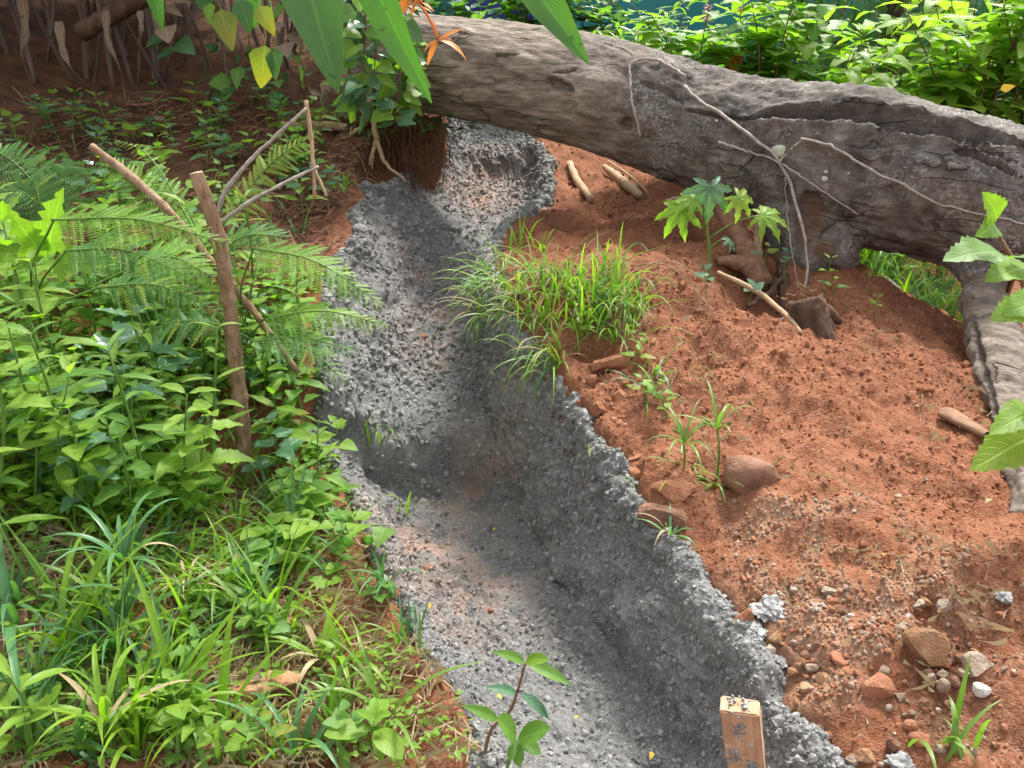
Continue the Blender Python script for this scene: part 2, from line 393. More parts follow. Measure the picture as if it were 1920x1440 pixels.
def log_material():
    k = NT('weathered_log_wood'); p = k.pos()
    mp = k.n('ShaderNodeMapping'); mp.vector_type = 'TEXTURE'
    k.l(p, mp.inputs[0]); mp.inputs['Rotation'].default_value = LOG_ROT; mp.inputs['Scale'].default_value = (5.0, 1, 1)
    q = mp.outputs[0]
    grain = k.noise(q, 26, 6, 0.7); patch = k.noise(p, 3.2, 5, 0.65); spk = k.noise(p, 75, 5, 0.75); spk2 = k.noise(p, 11, 4, 0.65)
    bark = k.ramp(spk2, [(0.28, (0.05, 0.042, 0.036)), (0.5, (0.135, 0.118, 0.103)), (0.72, (0.26, 0.237, 0.213))])
    bark = k.mix(k.math('MULTIPLY', k.step(0.50, 0.62, spk), k.step(0.46, 0.62, patch)), bark, (0.40, 0.38, 0.355))
    wood = k.ramp(grain, [(0.30, (0.09, 0.07, 0.054)), (0.48, (0.235, 0.19, 0.152)), (0.70, (0.45, 0.38, 0.31))])
    wood = k.mix(k.step(0.55, 0.75, patch), wood, (0.17, 0.135, 0.105))
    c = k.mix(k.math('ADD', k.attr('barked'), k.math('MULTIPLY', k.math('SUBTRACT', k.noise(p, 6, 4), 0.5), 0.5)), wood, bark)
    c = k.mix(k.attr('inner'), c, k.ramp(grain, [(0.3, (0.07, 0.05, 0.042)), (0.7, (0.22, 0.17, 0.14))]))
    c = k.mix(k.attr('rot'), c, k.ramp(spk2, [(0.3, (0.12, 0.05, 0.02)), (0.7, (0.28, 0.12, 0.05))]))
    mp2 = k.n('ShaderNodeMapping'); mp2.vector_type = 'TEXTURE'; k.l(p, mp2.inputs[0]); mp2.inputs['Rotation'].default_value = LOG_ROT; mp2.inputs['Scale'].default_value = (11.0, 1, 1)
    streak = k.noise(mp2.outputs[0], 95, 4, 0.75)
    wv = k.n('ShaderNodeVectorMath'); wv.operation = 'ADD'; k.l(mp2.outputs[0], wv.inputs[0])
    nz_ = k.n('ShaderNodeTexNoise'); nz_.inputs['Scale'].default_value = 5.0; k.l(p, nz_.inputs['Vector'])
    sc3 = k.n('ShaderNodeVectorMath'); sc3.operation = 'SCALE'; sc3.inputs['Scale'].default_value = 0.05; k.l(nz_.outputs['Color'], sc3.inputs[0]); k.l(sc3.outputs[0], wv.inputs[1])
    crk = k.math('SUBTRACT', 1.0, k.step(0.004, 0.022, k.voro(wv.outputs[0], 9, 'DISTANCE_TO_EDGE')))
    crk = k.math('MULTIPLY', crk, k.step(0.42, 0.58, k.noise(p, 4.5, 3)))
    c = k.mix(k.step(0.35, 0.62, streak), k.mix(0.35, c, (0.03, 0.024, 0.02)), c)
    c = k.mix(k.math('MULTIPLY', crk, 0.6), c, (0.02, 0.016, 0.013))
    b = k.bump(grain, 0.010, 0.7); b = k.bump(k.math('SUBTRACT', k.math('MULTIPLY', spk, 0.6), k.math('MULTIPLY', crk, 0.9)), 0.014, 0.9, b)
    return k.done(k.bsdf(c, 0.9, b, 0.25))
LOG_ROT = (0, 0, R(-37))
M['log'] = log_material()

# ------------------------------------------------------------------ ground shape
ctrl = []
def cz(u, v, z): p = atz(u, v, z); ctrl.append((p.x, p.y, p.z))
def cy(u, v, y): p = at(u, v, y); ctrl.append((p.x, p.y, p.z))
for a in [(1530, 1400, .28), (1440, 1200, .33), (1330, 1080, .37), (1200, 960, .40), (1130, 870, .45), (1060, 740, .55), (960, 640, .62),
          (900, 560, .70), (960, 500, .75), (1010, 400, .87), (1060, 380, .86), (1060, 290, 1.08), (1900, 1400, .36), (1900, 900, .50),
          (1400, 890, .48), (1750, 1250, .40), (1300, 650, .66), (1500, 600, .70), (1200, 480, .82), (1270, 330, 1.0), (1500, 480, .80),
          (1700, 560, .70), (1830, 620, .55), (1080, 520, .80), (1120, 620, .68),
          (850, 1380, .10), (800, 1260, .12), (690, 930, .16), (655, 830, .24), (600, 700, .45), (300, 900, .30), (300, 1430, .08),
          (50, 1430, .14), (50, 900, .45), (300, 600, .66), (450, 1100, .16)]: cz(*a)
for a in [(620, 430, 4.0), (560, 330, 4.5), (620, 240, 5.0), (720, 250, 5.1), (790, 235, 5.3), (100, 300, 4.5), (100, 140, 5.4), (450, 350, 4.2), (400, 200, 5.2),
          (600, 130, 6.0)]: cy(*a)
ctrl += [(2.3, 4.2, .25), (3.2, 4.2, .0), (2.6, 6, .45), (1.7, 4.4, .72), (1.2, 7, 1.3), (-.3, 8.5, 1.55), (2.5, 8, .8), (4, 8, .3), (-3, 8, 2.4),
         (-1.2, 8, 2.1), (-3.5, 1, .5), (-3.5, 3, 1.0), (-4, 5, 1.8), (.6, .6, .2), (-.6, .6, .0), (2.5, .6, .3), (3, 2, .35), (2.6, 3, .2), (0, 0, .05)]
ctrl = np.array(ctrl)
def _U(r2): return np.where(r2 < 1e-12, 0, r2 * np.log(np.maximum(r2, 1e-12)) * 0.5)
def _fit(P, z, lam):
    n = len(P); K = _U(((P[:, None] - P[None]) ** 2).sum(-1)) + lam * np.eye(n)
    Q = np.c_[np.ones(n), P]; A = np.block([[K, Q], [Q.T, np.zeros((3, 3))]])
    return np.linalg.solve(A, np.r_[z, 0, 0, 0])
TW = _fit(ctrl[:, :2], ctrl[:, 2], 0.004)
def bank(x, y):
    x = np.asarray(x, float).ravel(); y = np.asarray(y, float).ravel(); out = np.empty(len(x))
    xc = np.clip(x, -5, 5); yc = np.clip(y, -1, 9)
    for i in range(0, len(x), 20000):
        a, b = xc[i:i + 20000], yc[i:i + 20000]
        r2 = (a[:, None] - ctrl[None, :, 0]) ** 2 + (b[:, None] - ctrl[None, :, 1]) ** 2
        out[i:i + 20000] = _U(r2) @ TW[:-3] + TW[-3] + TW[-2] * a + TW[-1] * b
    return out
_yy = np.arange(-1, 12, 0.01)
def tab(pts, sig):
    p = np.array(pts); a = np.interp(_yy, p[:, 0], p[:, 1])
    if sig:
        k = np.arange(-60, 61) * 0.01; w = np.exp(-k * k / (2 * sig * sig)); w /= w.sum()
        a = np.convolve(np.pad(a, 60, mode='edge'), w, 'valid')
    return lambda y: np.interp(y, _yy, a)
xl = tab([(.6, .14), (1.2, .02), (1.47, -.05), (2, -.23), (2.7, -.485), (3, -.56), (3.4, -.55), (4, -.48), (4.5, -.42), (5, -.33), (5.8, -.41), (6.4, -.34), (7, -.6), (8, -1)], .10)
xr = tab([(.6, .62), (1.2, .48), (1.47, .416), (2, .25), (2.7, .02), (3, -.07), (3.4, -.17), (4, -.19), (4.5, -.06), (5, .13), (5.8, .12), (6.4, .12), (7, -.1), (8, -.5)], .10)
fz = tab([(.6, -.03), (1.47, 0), (2.86, -.05), (2.90, -.05), (2.98, .21), (3.45, .30), (4.6, .60), (4.85, .66), (5.8, .90), (5.95, 1.08), (6.4, 1.2), (8, 1.32), (8.6, 2.5), (9, 4)], .03)
sR = tab([(1, 1.7), (1.5, 1.9), (2, 4.0), (3, 6), (3.6, 5), (4.4, 1.8), (5, 1.2), (6, 1.4)], .1)
sL = tab([(1, 1.3), (2, 1.2), (2.8, 1.0), (3.4, 1.15), (4.3, 1.0), (5, .6), (5.4, .9), (6, 2)], .1)
hL = tab([(1, .5), (3, .5), (4.2, .5), (4.8, .33), (5.1, .26), (6, .25)], .1)
def chan(x, y):
    l, r = xl(y), xr(y); c = (l + r) / 2; hw = (r - l) / 2; d = x - c
    z = fz(y) + 0.05 * np.clip(np.abs(d) / hw, 0, 1) ** 3
    er = np.maximum(0, d - hw); el = np.maximum(0, -d - hw)
    zr = er * sR(y)
    cap = hL(y) / sL(y)
    zl = np.minimum(el, cap) * sL(y) + np.maximum(0, el - cap) * 7
    return z + np.where(d > 0, zr, zl)
def gz(x, y):
    x = np.asarray(x, float).ravel(); y = np.asarray(y, float).ravel()
    b = bank(x, y); c = chan(x, y); k = 0.02
    m = np.minimum(b, c)
    return m - k * np.log(np.exp(-(b - m) / k) + np.exp(-(c - m) / k))
def gzs(x, y): return float(gz([x], [y])[0])
def G(u, v, far=9.0, near=0.8):
    d = ray(u, v); t = np.arange(near, far, 0.01)
    z = gz(d.x * t, d.y * t); zz = CAM_H + d.z * t
    i = np.argmax(zz < z) if (zz < z).any() else len(t) - 1
    return Vector((d.x * t[i], d.y * t[i], float(z[i])))
def GN(p, e=0.05):
    return Vector((gzs(p.x - e, p.y) - gzs(p.x + e, p.y), gzs(p.x, p.y - e) - gzs(p.x, p.y + e), 2 * e)).normalized()

# concrete edges for every row
_rows = [0.75]
while _rows[-1] < 8.3: _rows.append(_rows[-1] + max(0.0055, 0.0040 * _rows[-1]))
_rows = np.array(_rows)
eL, eR = [], []
for y in _rows:
    c = (xl(y) + xr(y)) / 2; xs = np.linspace(c - 1.3, c + 1.3, 521); ys = np.full_like(xs, y)
    zb = bank(xs, ys); zc = chan(xs, ys); ok = (zc < zb)
    el_lim = float(xl(y)) - float(hL(y) / sL(y)); ok &= xs > el_lim
    i0 = 260
    i = i0
    while i < 520 and ok[i]: i += 1
    j = i0
    while j > 0 and ok[j]: j -= 1
    eR.append(xs[i]); eL.append(xs[j])
def _sm(a, n):
    a = np.asarray(a); k = np.hanning(2 * n + 1); k /= k.sum(); return np.convolve(np.pad(a, n, mode='edge'), k, 'valid')
eL = np.array(eL); eR = np.array(eR)
for i in range(len(_rows)):
    eL[i] = max(eL[i], float(xl(_rows[i])) - float(hL(_rows[i]) / sL(_rows[i])))
eL = _sm(eL, 26); eR = _sm(eR, 10)
_q = np.c_[_rows, _rows * 0, _rows * 0]
eR = eR + 0.045 + 0.035 * fbm(_q, 6, 3, 5) + 0.012 * fbm(_q, 30, 2, 9)
eL = eL + np.where(_rows > 4.4, .03, -.02) + 0.035 * fbm(_q, 5, 3, 25) + 0.012 * fbm(_q, 28, 2, 29)
def edges(y): return np.interp(y, _rows, eL), np.interp(y, _rows, eR)

# ------------------------------------------------------------------ ground sheet
def axis(segs):
    out = [segs[0][0]]
    for a, b, s0, s1 in segs:
        while out[-1] < b - 1e-6:
            t = (out[-1] - a) / (b - a); out.append(min(b, out[-1] + s0 + (s1 - s0) * t))
    return np.array(out)
gx = axis([(-60, -6, 8, .5), (-6, -2.6, .3, .05), (-2.6, -1.2, .03, .014), (-1.2, 2.1, .0115, .0115), (2.1, 3.2, .02, .05), (3.2, 8, .1, .8), (8, 60, 1, 9)])
gy = axis([(-60, -2, 9, .8), (-2, .8, .4, .05), (.8, 3.2, .0105, .012), (3.2, 6.2, .013, .026), (6.2, 9, .04, .2), (9, 20, .3, 1.5), (20, 70, 2, 9)])
X, Y = np.meshgrid(gx, gy); X = X.ravel(); Y = Y.ravel()
Z = gz(X, Y)
far = sstep(9, 16, np.hypot(X, Y)); Z = Z * (1 - far) + 1.0 * far
P3 = np.c_[X, Y, Z]
l_, r_ = edges(np.clip(Y, _rows[0], _rows[-1]))
inside = np.minimum(X - l_, r_ - X)                 # >0 under the concrete
inch = sstep(0.0, 0.05, inside) * ((Y > .7) & (Y < 8.4))
nearw = 1 - sstep(6, 12, np.hypot(X, Y))
rightb = sstep(-0.1, 0.2, X - (l_ + r_) / 2)
d = 0.030 * fbm(P3, 2.3, 3, 1) + 0.034 * fbm(P3, 7, 3, 2) * (0.6 + 0.4 * rightb) + 0.013 * fbm(P3, 34, 2, 3)
w1 = worley(P3, 26, 40); d += 0.012 * (0.55 - np.clip(w1, 0, 1)) * sstep(-.2, .5, vnoise(P3 * 3, 50))
w2 = worley(P3, 62, 44); d += 0.005 * (0.55 - np.clip(w2, 0, 1))
# hollows in the loose soil
for (u, v, z, rr, dep) in [(1300, 665, .66, .10, .06), (1345, 440, .86, .16, .10), (1440, 540, .76, .20, .15), (1400, 500, .8, .14, .08), (1850, 950, .48, .12, .05), (1640, 640, .66, .05, .035), (1810, 1150, .43, .10, .05), (1530, 930, .5, .10, .04), (1110, 660, .66, .08, .06)]:
    q = G(u, v); dd = np.hypot(X - q.x, Y - q.y); d -= dep * np.exp(-(dd / rr) ** 2)
for (u, v, z, rr, dep) in [(1400, 620, .7, .14, .05), (1500, 700, .6, .2, .04), (1180, 590, .7, .1, .03), (1030, 470, .8, .12, .06), (1240, 420, .9, .15, .05), (1560, 1010, .45, .2, .04)]:
    q = G(u, v); dd = np.hypot(X - q.x, Y - q.y); d += dep * np.exp(-(dd / rr) ** 2)
inch2 = sstep(0.03, 0.07, inside) * ((Y > .7) & (Y < 8.4))
Z2 = Z + d * nearw * (1 - inch) - 0.06 * inch - 0.16 * inch2
nX, nY = len(gx), len(gy)
idx = np.arange(nX * nY).reshape(nY, nX)
F = np.stack([idx[:-1, :-1], idx[:-1, 1:], idx[1:, 1:], idx[1:, :-1]], -1).reshape(-1, 4)
g_me = npmesh('ground', np.c_[X, Y, Z2], F, M['soil'])
pale = np.zeros(len(X))
for (u, v, ru, k_) in [(1530, 1040, .22, .75), (1640, 1130, .16, .8), (1800, 1130, .16, .6), (1590, 1230, .25, .55), (1380, 1280, .15, .4), (1450, 1350, .15, .5)]:
    q = G(u, v); pale = np.maximum(pale, k_ * np.exp(-(np.hypot(X - q.x, Y - q.y) / ru) ** 2))
pale *= sstep(-.5, .5, fbm(P3, 12, 3, 60))
humus_shade = (1 - rightb) * np.clip(sstep(3.4, 4.8, Y - 0.2 * X) * 0.85 + 0.30 * sstep(-.2, .8, fbm(P3, 4, 3, 61)), 0, 1)  # humus tone, deepened up the left bank to paint in shade
humus_shade *= sstep(-.05, .1, -(X - l_) + .0)
humus_shade = np.maximum(humus_shade, sstep(6.2, 7.5, Y) * .8)
set_attr(g_me, 'pale', pale); set_attr(g_me, 'humus_shade', humus_shade)
ground = link('ground', g_me); tag(ground, 'bare red soil slope on both sides of the channel', 'ground', kind='structure')
GND = np.c_[X, Y, Z2]

# ------------------------------------------------------------------ concrete channel
NC = 330
CV = np.empty((len(_rows), NC, 3)); EDGE = np.empty((len(_rows), NC))
for i, y in enumerate(_rows):
    xs = np.linspace(eL[i], eR[i], 700); zs = gz(xs, np.full_like(xs, y))
    s = np.r_[0, np.cumsum(np.hypot(np.diff(xs), np.diff(zs)))]
    tt = np.linspace(0, s[-1], NC)
    CV[i, :, 0] = np.interp(tt, s, xs); CV[i, :, 1] = y; CV[i, :, 2] = np.interp(tt, s, zs)
    EDGE[i] = np.minimum(tt, s[-1] - tt)
du = np.gradient(CV, axis=1); dv = np.gradient(CV, axis=0)
NN = np.cross(du, dv); NN /= np.linalg.norm(NN, axis=2)[..., None] + 1e-9
cp = CV.reshape(-1, 3); cn = NN.reshape(-1, 3); ed = EDGE.ravel()
steep = 1 - np.clip(cn[:, 2], 0, 1)
dd = 0.030 * fbm(cp, 5.5, 3, 70) * (0.45 + steep) + 0.014 * fbm(cp, 17, 2, 71)
wa = worley(cp, 25, 80); wb = worley(cp, 62, 84)
rough = sstep(-.9, .5, fbm(cp, 2.6, 3, 91)) * .55 + .62
dd += ((0.026 + 0.022 * steep) * (0.6 - np.clip(wa, 0, 1)) * (0.6 + 0.4 * vnoise(cp * 6, 90)) + 0.016 * (0.6 - np.clip(wb, 0, 1))) * rough
dd += 0.010 + 0.03 * sstep(0, .05, ed) * (1 - sstep(.05, .15, ed)) * (.6 + .6 * vnoise(cp * 9, 95))
ef = sstep(0, 0.03, ed)
cv = cp + cn * (dd * ef - 0.025 * (1 - ef))[:, None]
idx = np.arange(len(cp)).reshape(len(_rows), NC)
F = np.stack([idx[:-1, :-1], idx[:-1, 1:], idx[1:, 1:], idx[1:, :-1]], -1).reshape(-1, 4)
c_me = npmesh('concrete_lining', cv, F, M['concrete'])
dust = np.zeros(len(cp))
for (u, v, ru, k_) in [(790, 1040, .20, .9), (900, 950, .18, .6), (870, 1130, .2, .6), (830, 600, .2, .45), (810, 660, .18, .4), (900, 380, .25, .9), (920, 350, .25, .7), (870, 215, .4, 1.), (780, 500, .2, .3)]:
    q = G(u, v); dust = np.maximum(dust, k_ * np.exp(-(np.hypot(cp[:, 0] - q.x, cp[:, 1] - q.y) / ru) ** 2))
dust = np.maximum(dust, 0.8 * sstep(6.6, 7.4, cp[:, 1]))
set_attr(c_me, 'dust', dust); set_attr(c_me, 'tone', np.zeros(len(dust)))
channel = empty('concrete_channel', (0, 2.5, 0), 'rough grey concrete lining of the stepped channel winding uphill', 'channel')
o = link('lining', c_me, channel); o.location = (0, -2.5, 0)

ICO_V = None
def ico():
    t = (1 + 5 ** .5) / 2
    V = np.array([(-1, t, 0), (1, t, 0), (-1, -t, 0), (1, -t, 0), (0, -1, t), (0, 1, t), (0, -1, -t), (0, 1, -t), (t, 0, -1), (t, 0, 1), (-t, 0, -1), (-t, 0, 1)], float)
    V /= np.linalg.norm(V[0])
    F = np.array([(0, 11, 5), (0, 5, 1), (0, 1, 7), (0, 7, 10), (0, 10, 11), (1, 5, 9), (5, 11, 4), (11, 10, 2), (10, 7, 6), (7, 1, 8), (3, 9, 4), (3, 4, 2), (3, 2, 6), (3, 6, 8), (3, 8, 9), (4, 9, 5), (2, 4, 11), (6, 2, 10), (8, 6, 7), (9, 8, 1)])
    return V, F
def crumbs(name, C, rad, mat, squash=.7, smooth=False):
    V, F = ico(); n = len(C)
    A = rng.normal(size=(n, 3, 3)); Qs, _ = np.linalg.qr(A); Qs *= np.sign(np.linalg.det(Qs))[:, None, None]
    sc_ = rad[:, None] * rng.uniform(.55, 1.15, (n, 3)); sc_[:, 2] *= squash
    loc = V[None] * (1 + rng.uniform(-.28, .28, (n, 12, 1)))
    pts = np.einsum('nij,nkj->nki', Qs, loc * sc_[:, None, :]) + C[:, None, :]
    FF = (F[None] + (np.arange(n) * 12)[:, None, None]).reshape(-1, 3)
    return npmesh(name, pts.reshape(-1, 3), FF, mat, smooth), n
sel = rng.choice(len(cp), 21000, replace=False, p=rough ** 1.5 / (rough ** 1.5).sum()); sel = sel[(ed[sel] > .004)]
rim = np.flatnonzero((ed > .004) & (ed < .075)); sel = np.r_[sel, rng.choice(rim, 3500, replace=False)]
rad = 0.0038 + 0.0085 * rng.random(len(sel)) ** 2.2; rad *= np.clip(cp[sel, 1] / 2.2, .8, 1.7); rad[-3500:] *= 1.35
C = cv[sel] + cn[sel] * (rad * rng.uniform(-.35, .25, len(sel)))[:, None]
me, n = crumbs('lumps', C, rad, M['lump'], .85, False)
set_attr(me, 'dust', np.repeat(dust[sel], 12)); set_attr(me, 'tone', np.repeat(rng.random(len(sel)) ** 1.5, 12))
o = link('mortar_lumps', me, channel); o.location = (0, -2.5, 0); tag(o, kind='stuff')

# ------------------------------------------------------------------ soil crumbs
dist = np.sqrt(GND[:, 0] ** 2 + GND[:, 1] ** 2 + (GND[:, 2] - CAM_H) ** 2)
area = (np.gradient(gx)[None, :] * np.gradient(gy)[:, None]).ravel()
infr = (np.abs(GND[:, 0]) < 0.80 * GND[:, 1] + .35) & (GND[:, 1] > .85) & (GND[:, 1] < 6.5) & (inside < -.0)
wgt = area / dist ** 2 * infr * np.where(X > r_, 1.0, .42) * (0.25 + sstep(-.6, .7, fbm(P3, 3.5, 2, 33))) * (1 + 1.2 * pale)
sel = rng.choice(len(X), 34000, replace=False, p=wgt / wgt.sum())
rad = 0.0022 + 0.006 * rng.random(len(sel)) ** 3 + 0.012 * (rng.random(len(sel)) > .985) * rng.random(len(sel)); rad *= np.clip(dist[sel] / 2.2, .75, 1.6)
C = GND[sel] + np.c_[rng.uniform(-.006, .006, (len(sel), 2)), rad * rng.uniform(-.45, .2, len(sel))]
me, n = crumbs('soil_crumbs', C, rad, M['crumb'], .8, False)
set_attr(me, 'pale', np.repeat(np.clip(pale[sel] * 1.1 + (rng.random(len(sel)) > .90) * .5 * rng.random(len(sel)), 0, 1), 12)); set_attr(me, 'humus_shade', np.repeat(humus_shade[sel], 12))
tag(link('soil_crumbs', me), 'loose red soil crumbs scattered over the bare slope', 'soil', kind='stuff')

# ------------------------------------------------------------------ fallen log
def log_points(rows):
    return [tuple(at(u, v, y)) + (r,) for u, v, y, r in rows]
trunk_c = spline(log_points([(715, 97, 5.48, .275), (750, 106, 5.36, .285), (800, 120, 5.2, .289), (950, 143, 4.85, .288), (1100, 174, 4.5, .287), (1300, 234, 4.1, .277),
                             (1500, 290, 3.75, .300), (1700, 343, 3.45, .298), (1900, 392, 3.2, .268), (2100, 452, 3.0, .25), (2300, 520, 2.85, .23)]), 90)
stub_c = spline(log_points([(1490, 300, 3.75, .25), (1512, 380, 3.66, .215), (1530, 436, 3.56, .19), (1542, 478, 3.46, .165), (1548, 512, 3.40, .12)]), 16)
leg_c = spline(log_points([(1735, 370, 3.42, .18), (1797, 440, 3.32, .125), (1837, 520, 3.10, .086), (1858, 610, 2.85, .078), (1885, 730, 2.45, .069), (1912, 840, 2.15, .064), (1945, 960, 1.88, .060), (1960, 1030, 1.75, .06)]), 40)
mb = MB()
for cc, sg in ((trunk_c, 40), (stub_c, 26), (leg_c, 22)):
    rr = cc[:, 3].copy()
    mb.add(*tube(cc[:, :3], rr, sg))
tmp = link('tmp', mb.mesh('tmp', M['log']))
md = tmp.modifiers.new('r', 'REMESH'); md.mode = 'VOXEL'; md.voxel_size = 0.0105
md2 = tmp.modifiers.new('s', 'SMOOTH'); md2.factor = 0.5; md2.iterations = 20
dg = bpy.context.evaluated_depsgraph_get()
lm = bpy.data.meshes.new_from_object(tmp.evaluated_get(dg))
bpy.data.objects.remove(tmp)
n = len(lm.vertices); LV = np.empty(n * 3, np.float32); lm.vertices.foreach_get('co', LV); LV = LV.reshape(-1, 3).astype(float)
LN = np.empty(n * 3, np.float32); lm.vertices.foreach_get('normal', LN); LN = LN.reshape(-1, 3).astype(float)
LF = np.empty(len(lm.loops), np.int32); lm.loops.foreach_get('vertex_index', LF)
ls = np.empty(len(lm.polygons), np.int32); lm.polygons.foreach_get('loop_start', ls)
lt = np.empty(len(lm.polygons), np.int32); lm.polygons.foreach_get('loop_total', lt)
LQ = LF.reshape(-1, 4) if (lt == 4).all() else None
bpy.data.meshes.remove(lm)
logbvh = BVHTree.FromPolygons([tuple(v) for v in LV], [tuple(map(int, q)) for q in LQ])
def log_hit(u, v):
    d = ray(u, v).normalized(); h = logbvh.ray_cast(Vector((0, 0, CAM_H)), d)
    return (h[0], h[1]) if h[0] is not None else (None, None)
def poly_dist(P, line):
    best = np.full(len(P), 9.0); par = np.zeros(len(P)); L = len(line) - 1
    for i in range(L):
        a, b = line[i], line[i + 1]; ab = b - a; t = np.clip(((P - a) @ ab) / (ab @ ab + 1e-12), 0, 1)
        dd = np.linalg.norm(P - (a + t[:, None] * ab), axis=1); m = dd < best; best[m] = dd[m]; par[m] = ((i + t) / L)[m]
    return best, par
ax = trunk_c[60, :3] - trunk_c[25, :3]; ax /= np.linalg.norm(ax)
LS = np.c_[LV @ ax * 0.22, LV - np.outer(LV @ ax, ax)]       # noise coordinates stretched along the grain
LSq = np.c_[LS[:, 0] + LS[:, 1], LS[:, 2], LS[:, 3]]
barked = sstep(.15, .75, LV[:, 0] + 0.18 * fbm(LV, 3, 3, 120))
disp = 0.022 * fbm(LSq, 5, 3, 100) + 0.006 * fbm(LSq, 30, 3, 101) + barked * (0.007 * fbm(LV, 22, 3, 102) + 0.004 * fbm(LV, 60, 2, 103))
inner = np.zeros(n); rot = np.zeros(n)
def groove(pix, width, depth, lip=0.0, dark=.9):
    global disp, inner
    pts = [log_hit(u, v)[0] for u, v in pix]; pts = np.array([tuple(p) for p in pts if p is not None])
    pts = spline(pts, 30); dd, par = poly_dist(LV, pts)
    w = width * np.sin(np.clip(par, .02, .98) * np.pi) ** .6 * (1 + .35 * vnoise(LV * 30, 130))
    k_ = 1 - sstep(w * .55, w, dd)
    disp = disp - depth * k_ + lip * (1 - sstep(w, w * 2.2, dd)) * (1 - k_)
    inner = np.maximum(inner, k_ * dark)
groove([(1395, 222), (1450, 214), (1520, 212), (1580, 213), (1640, 222), (1720, 240), (1800, 258), (1880, 275), (1915, 285)], .052, .11, .016)
groove([(1640, 250), (1700, 252), (1760, 262), (1830, 285), (1915, 315)], .014, .03, .006)
groove([(1780, 288), (1830, 300), (1915, 335)], .016, .04, .01)
groove([(928, 106), (950, 104), (972, 103)], .008, .03)
groove([(1035, 138), (1060, 135), (1080, 130)], .009, .03)
groove([(1025, 150), (1050, 160), (1078, 168)], .03, .035, .01, .6)
groove([(1280, 203), (1310, 207), (1350, 214), (1395, 222)], .012, .03, .004)
groove([(1200, 150), (1240, 165), (1280, 190)], .014, .02, .004, .5)
groove([(1825, 560), (1842, 680), (1868, 800), (1890, 870)], .016, .03, .004, .9)
for (u, v, rr, hh) in [(1112, 170, .10, .05), (1450, 240, .10, .03), (1630, 180, .2, .035), (1780, 330, .16, .03), (1260, 130, .12, .02)]:
    p, _n = log_hit(u, v); dd = np.linalg.norm(LV - np.array(p), axis=1); disp += hh * np.exp(-(dd / rr) ** 2)
for (u, v, rr) in [(1520, 425, .07), (1530, 395, .05), (1545, 470, .05)]:
    p, _n = log_hit(u, v); dd = np.linalg.norm(LV - np.array(p), axis=1); rot = np.maximum(rot, .5 * (1 - sstep(rr * .5, rr * 1.2, dd + .02 * fbm(LV, 30, 2, 140))))
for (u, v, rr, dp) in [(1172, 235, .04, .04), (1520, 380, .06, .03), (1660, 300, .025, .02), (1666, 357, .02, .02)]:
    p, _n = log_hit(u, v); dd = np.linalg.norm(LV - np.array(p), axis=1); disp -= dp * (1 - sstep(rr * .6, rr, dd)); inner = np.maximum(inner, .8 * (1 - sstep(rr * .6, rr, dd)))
LV2 = LV + LN * disp[:, None]
dtr, _p = poly_dist(LV, trunk_c[:, :3]); dst, _p = poly_dist(LV, stub_c[:, :3]); dlg, _p = poly_dist(LV, leg_c[:, :3])
vz = np.where((dtr > .33) & (dlg < .17) & (dlg < dst), 1, np.where((dtr > .345) & (dst < .25), 2, 0))
fv = vz[LQ].max(axis=1)
log_base = at(1500, 480, 3.7)
fallen = empty('fallen_log', log_base, 'big weathered grey fallen tree trunk lying across above the channel', 'log')
for code, nm, lab in ((0, 'trunk', None), (1, 'branch', 'pale bare limb propping the trunk on the soil'), (2, 'branch_stub', 'dark rounded stub of a broken limb')):
    q = LQ[fv == code]; used, inv = np.unique(q, return_inverse=True)
    me = npmesh(nm, LV2[used] - np.array(log_base), inv.reshape(-1, 4), M['log'])
    set_attr(me, 'barked', barked[used] * (0.25 if code == 1 else 1)); set_attr(me, 'inner', inner[used]); set_attr(me, 'rot', rot[used])
    o = link(nm, me, fallen)
    if lab: o['label'] = lab
def disc(u, v, r, mat, nm, lift=.012):
    p, nn = log_hit(u, v)
    V = [(0, 0, .006)]; a = np.linspace(0, 2 * np.pi, 14, endpoint=False)
    for rr, zz in ((.6, .006), (1, -.004)):
        for t in a: V.append((rr * r * math.cos(t) * (1 + .18 * math.sin(3 * t + u)), rr * r * math.sin(t) * (1 + .15 * math.cos(2 * t)), zz))
    F = [(0, 1 + i, 1 + (i + 1) % 14) for i in range(14)] + [(1 + i, 15 + i, 15 + (i + 1) % 14, 1 + (i + 1) % 14) for i in range(14)]
    me = npmesh(nm, V, F, mat)
    put(nm, me, fallen, log_base, p + nn * lift, Vector((0, 0, 1)), nn, 1.0)
M['lichen'] = plain_material('pale_lichen', (0.30, 0.33, 0.24), (0.48, 0.50, 0.40), 60, 0.9)
disc(1463, 284, .030, M['lichen'], 'lichen_patch', .02)
for u, v, r in ((1547, 335, .013), (1550, 322, .008), (1592, 325, .005), (1476, 70, .0), (1345, 228, .006)):
    if r and log_hit(u, v)[0] is not None: disc(u, v, r, M['white'], 'lichen_patch', .012)

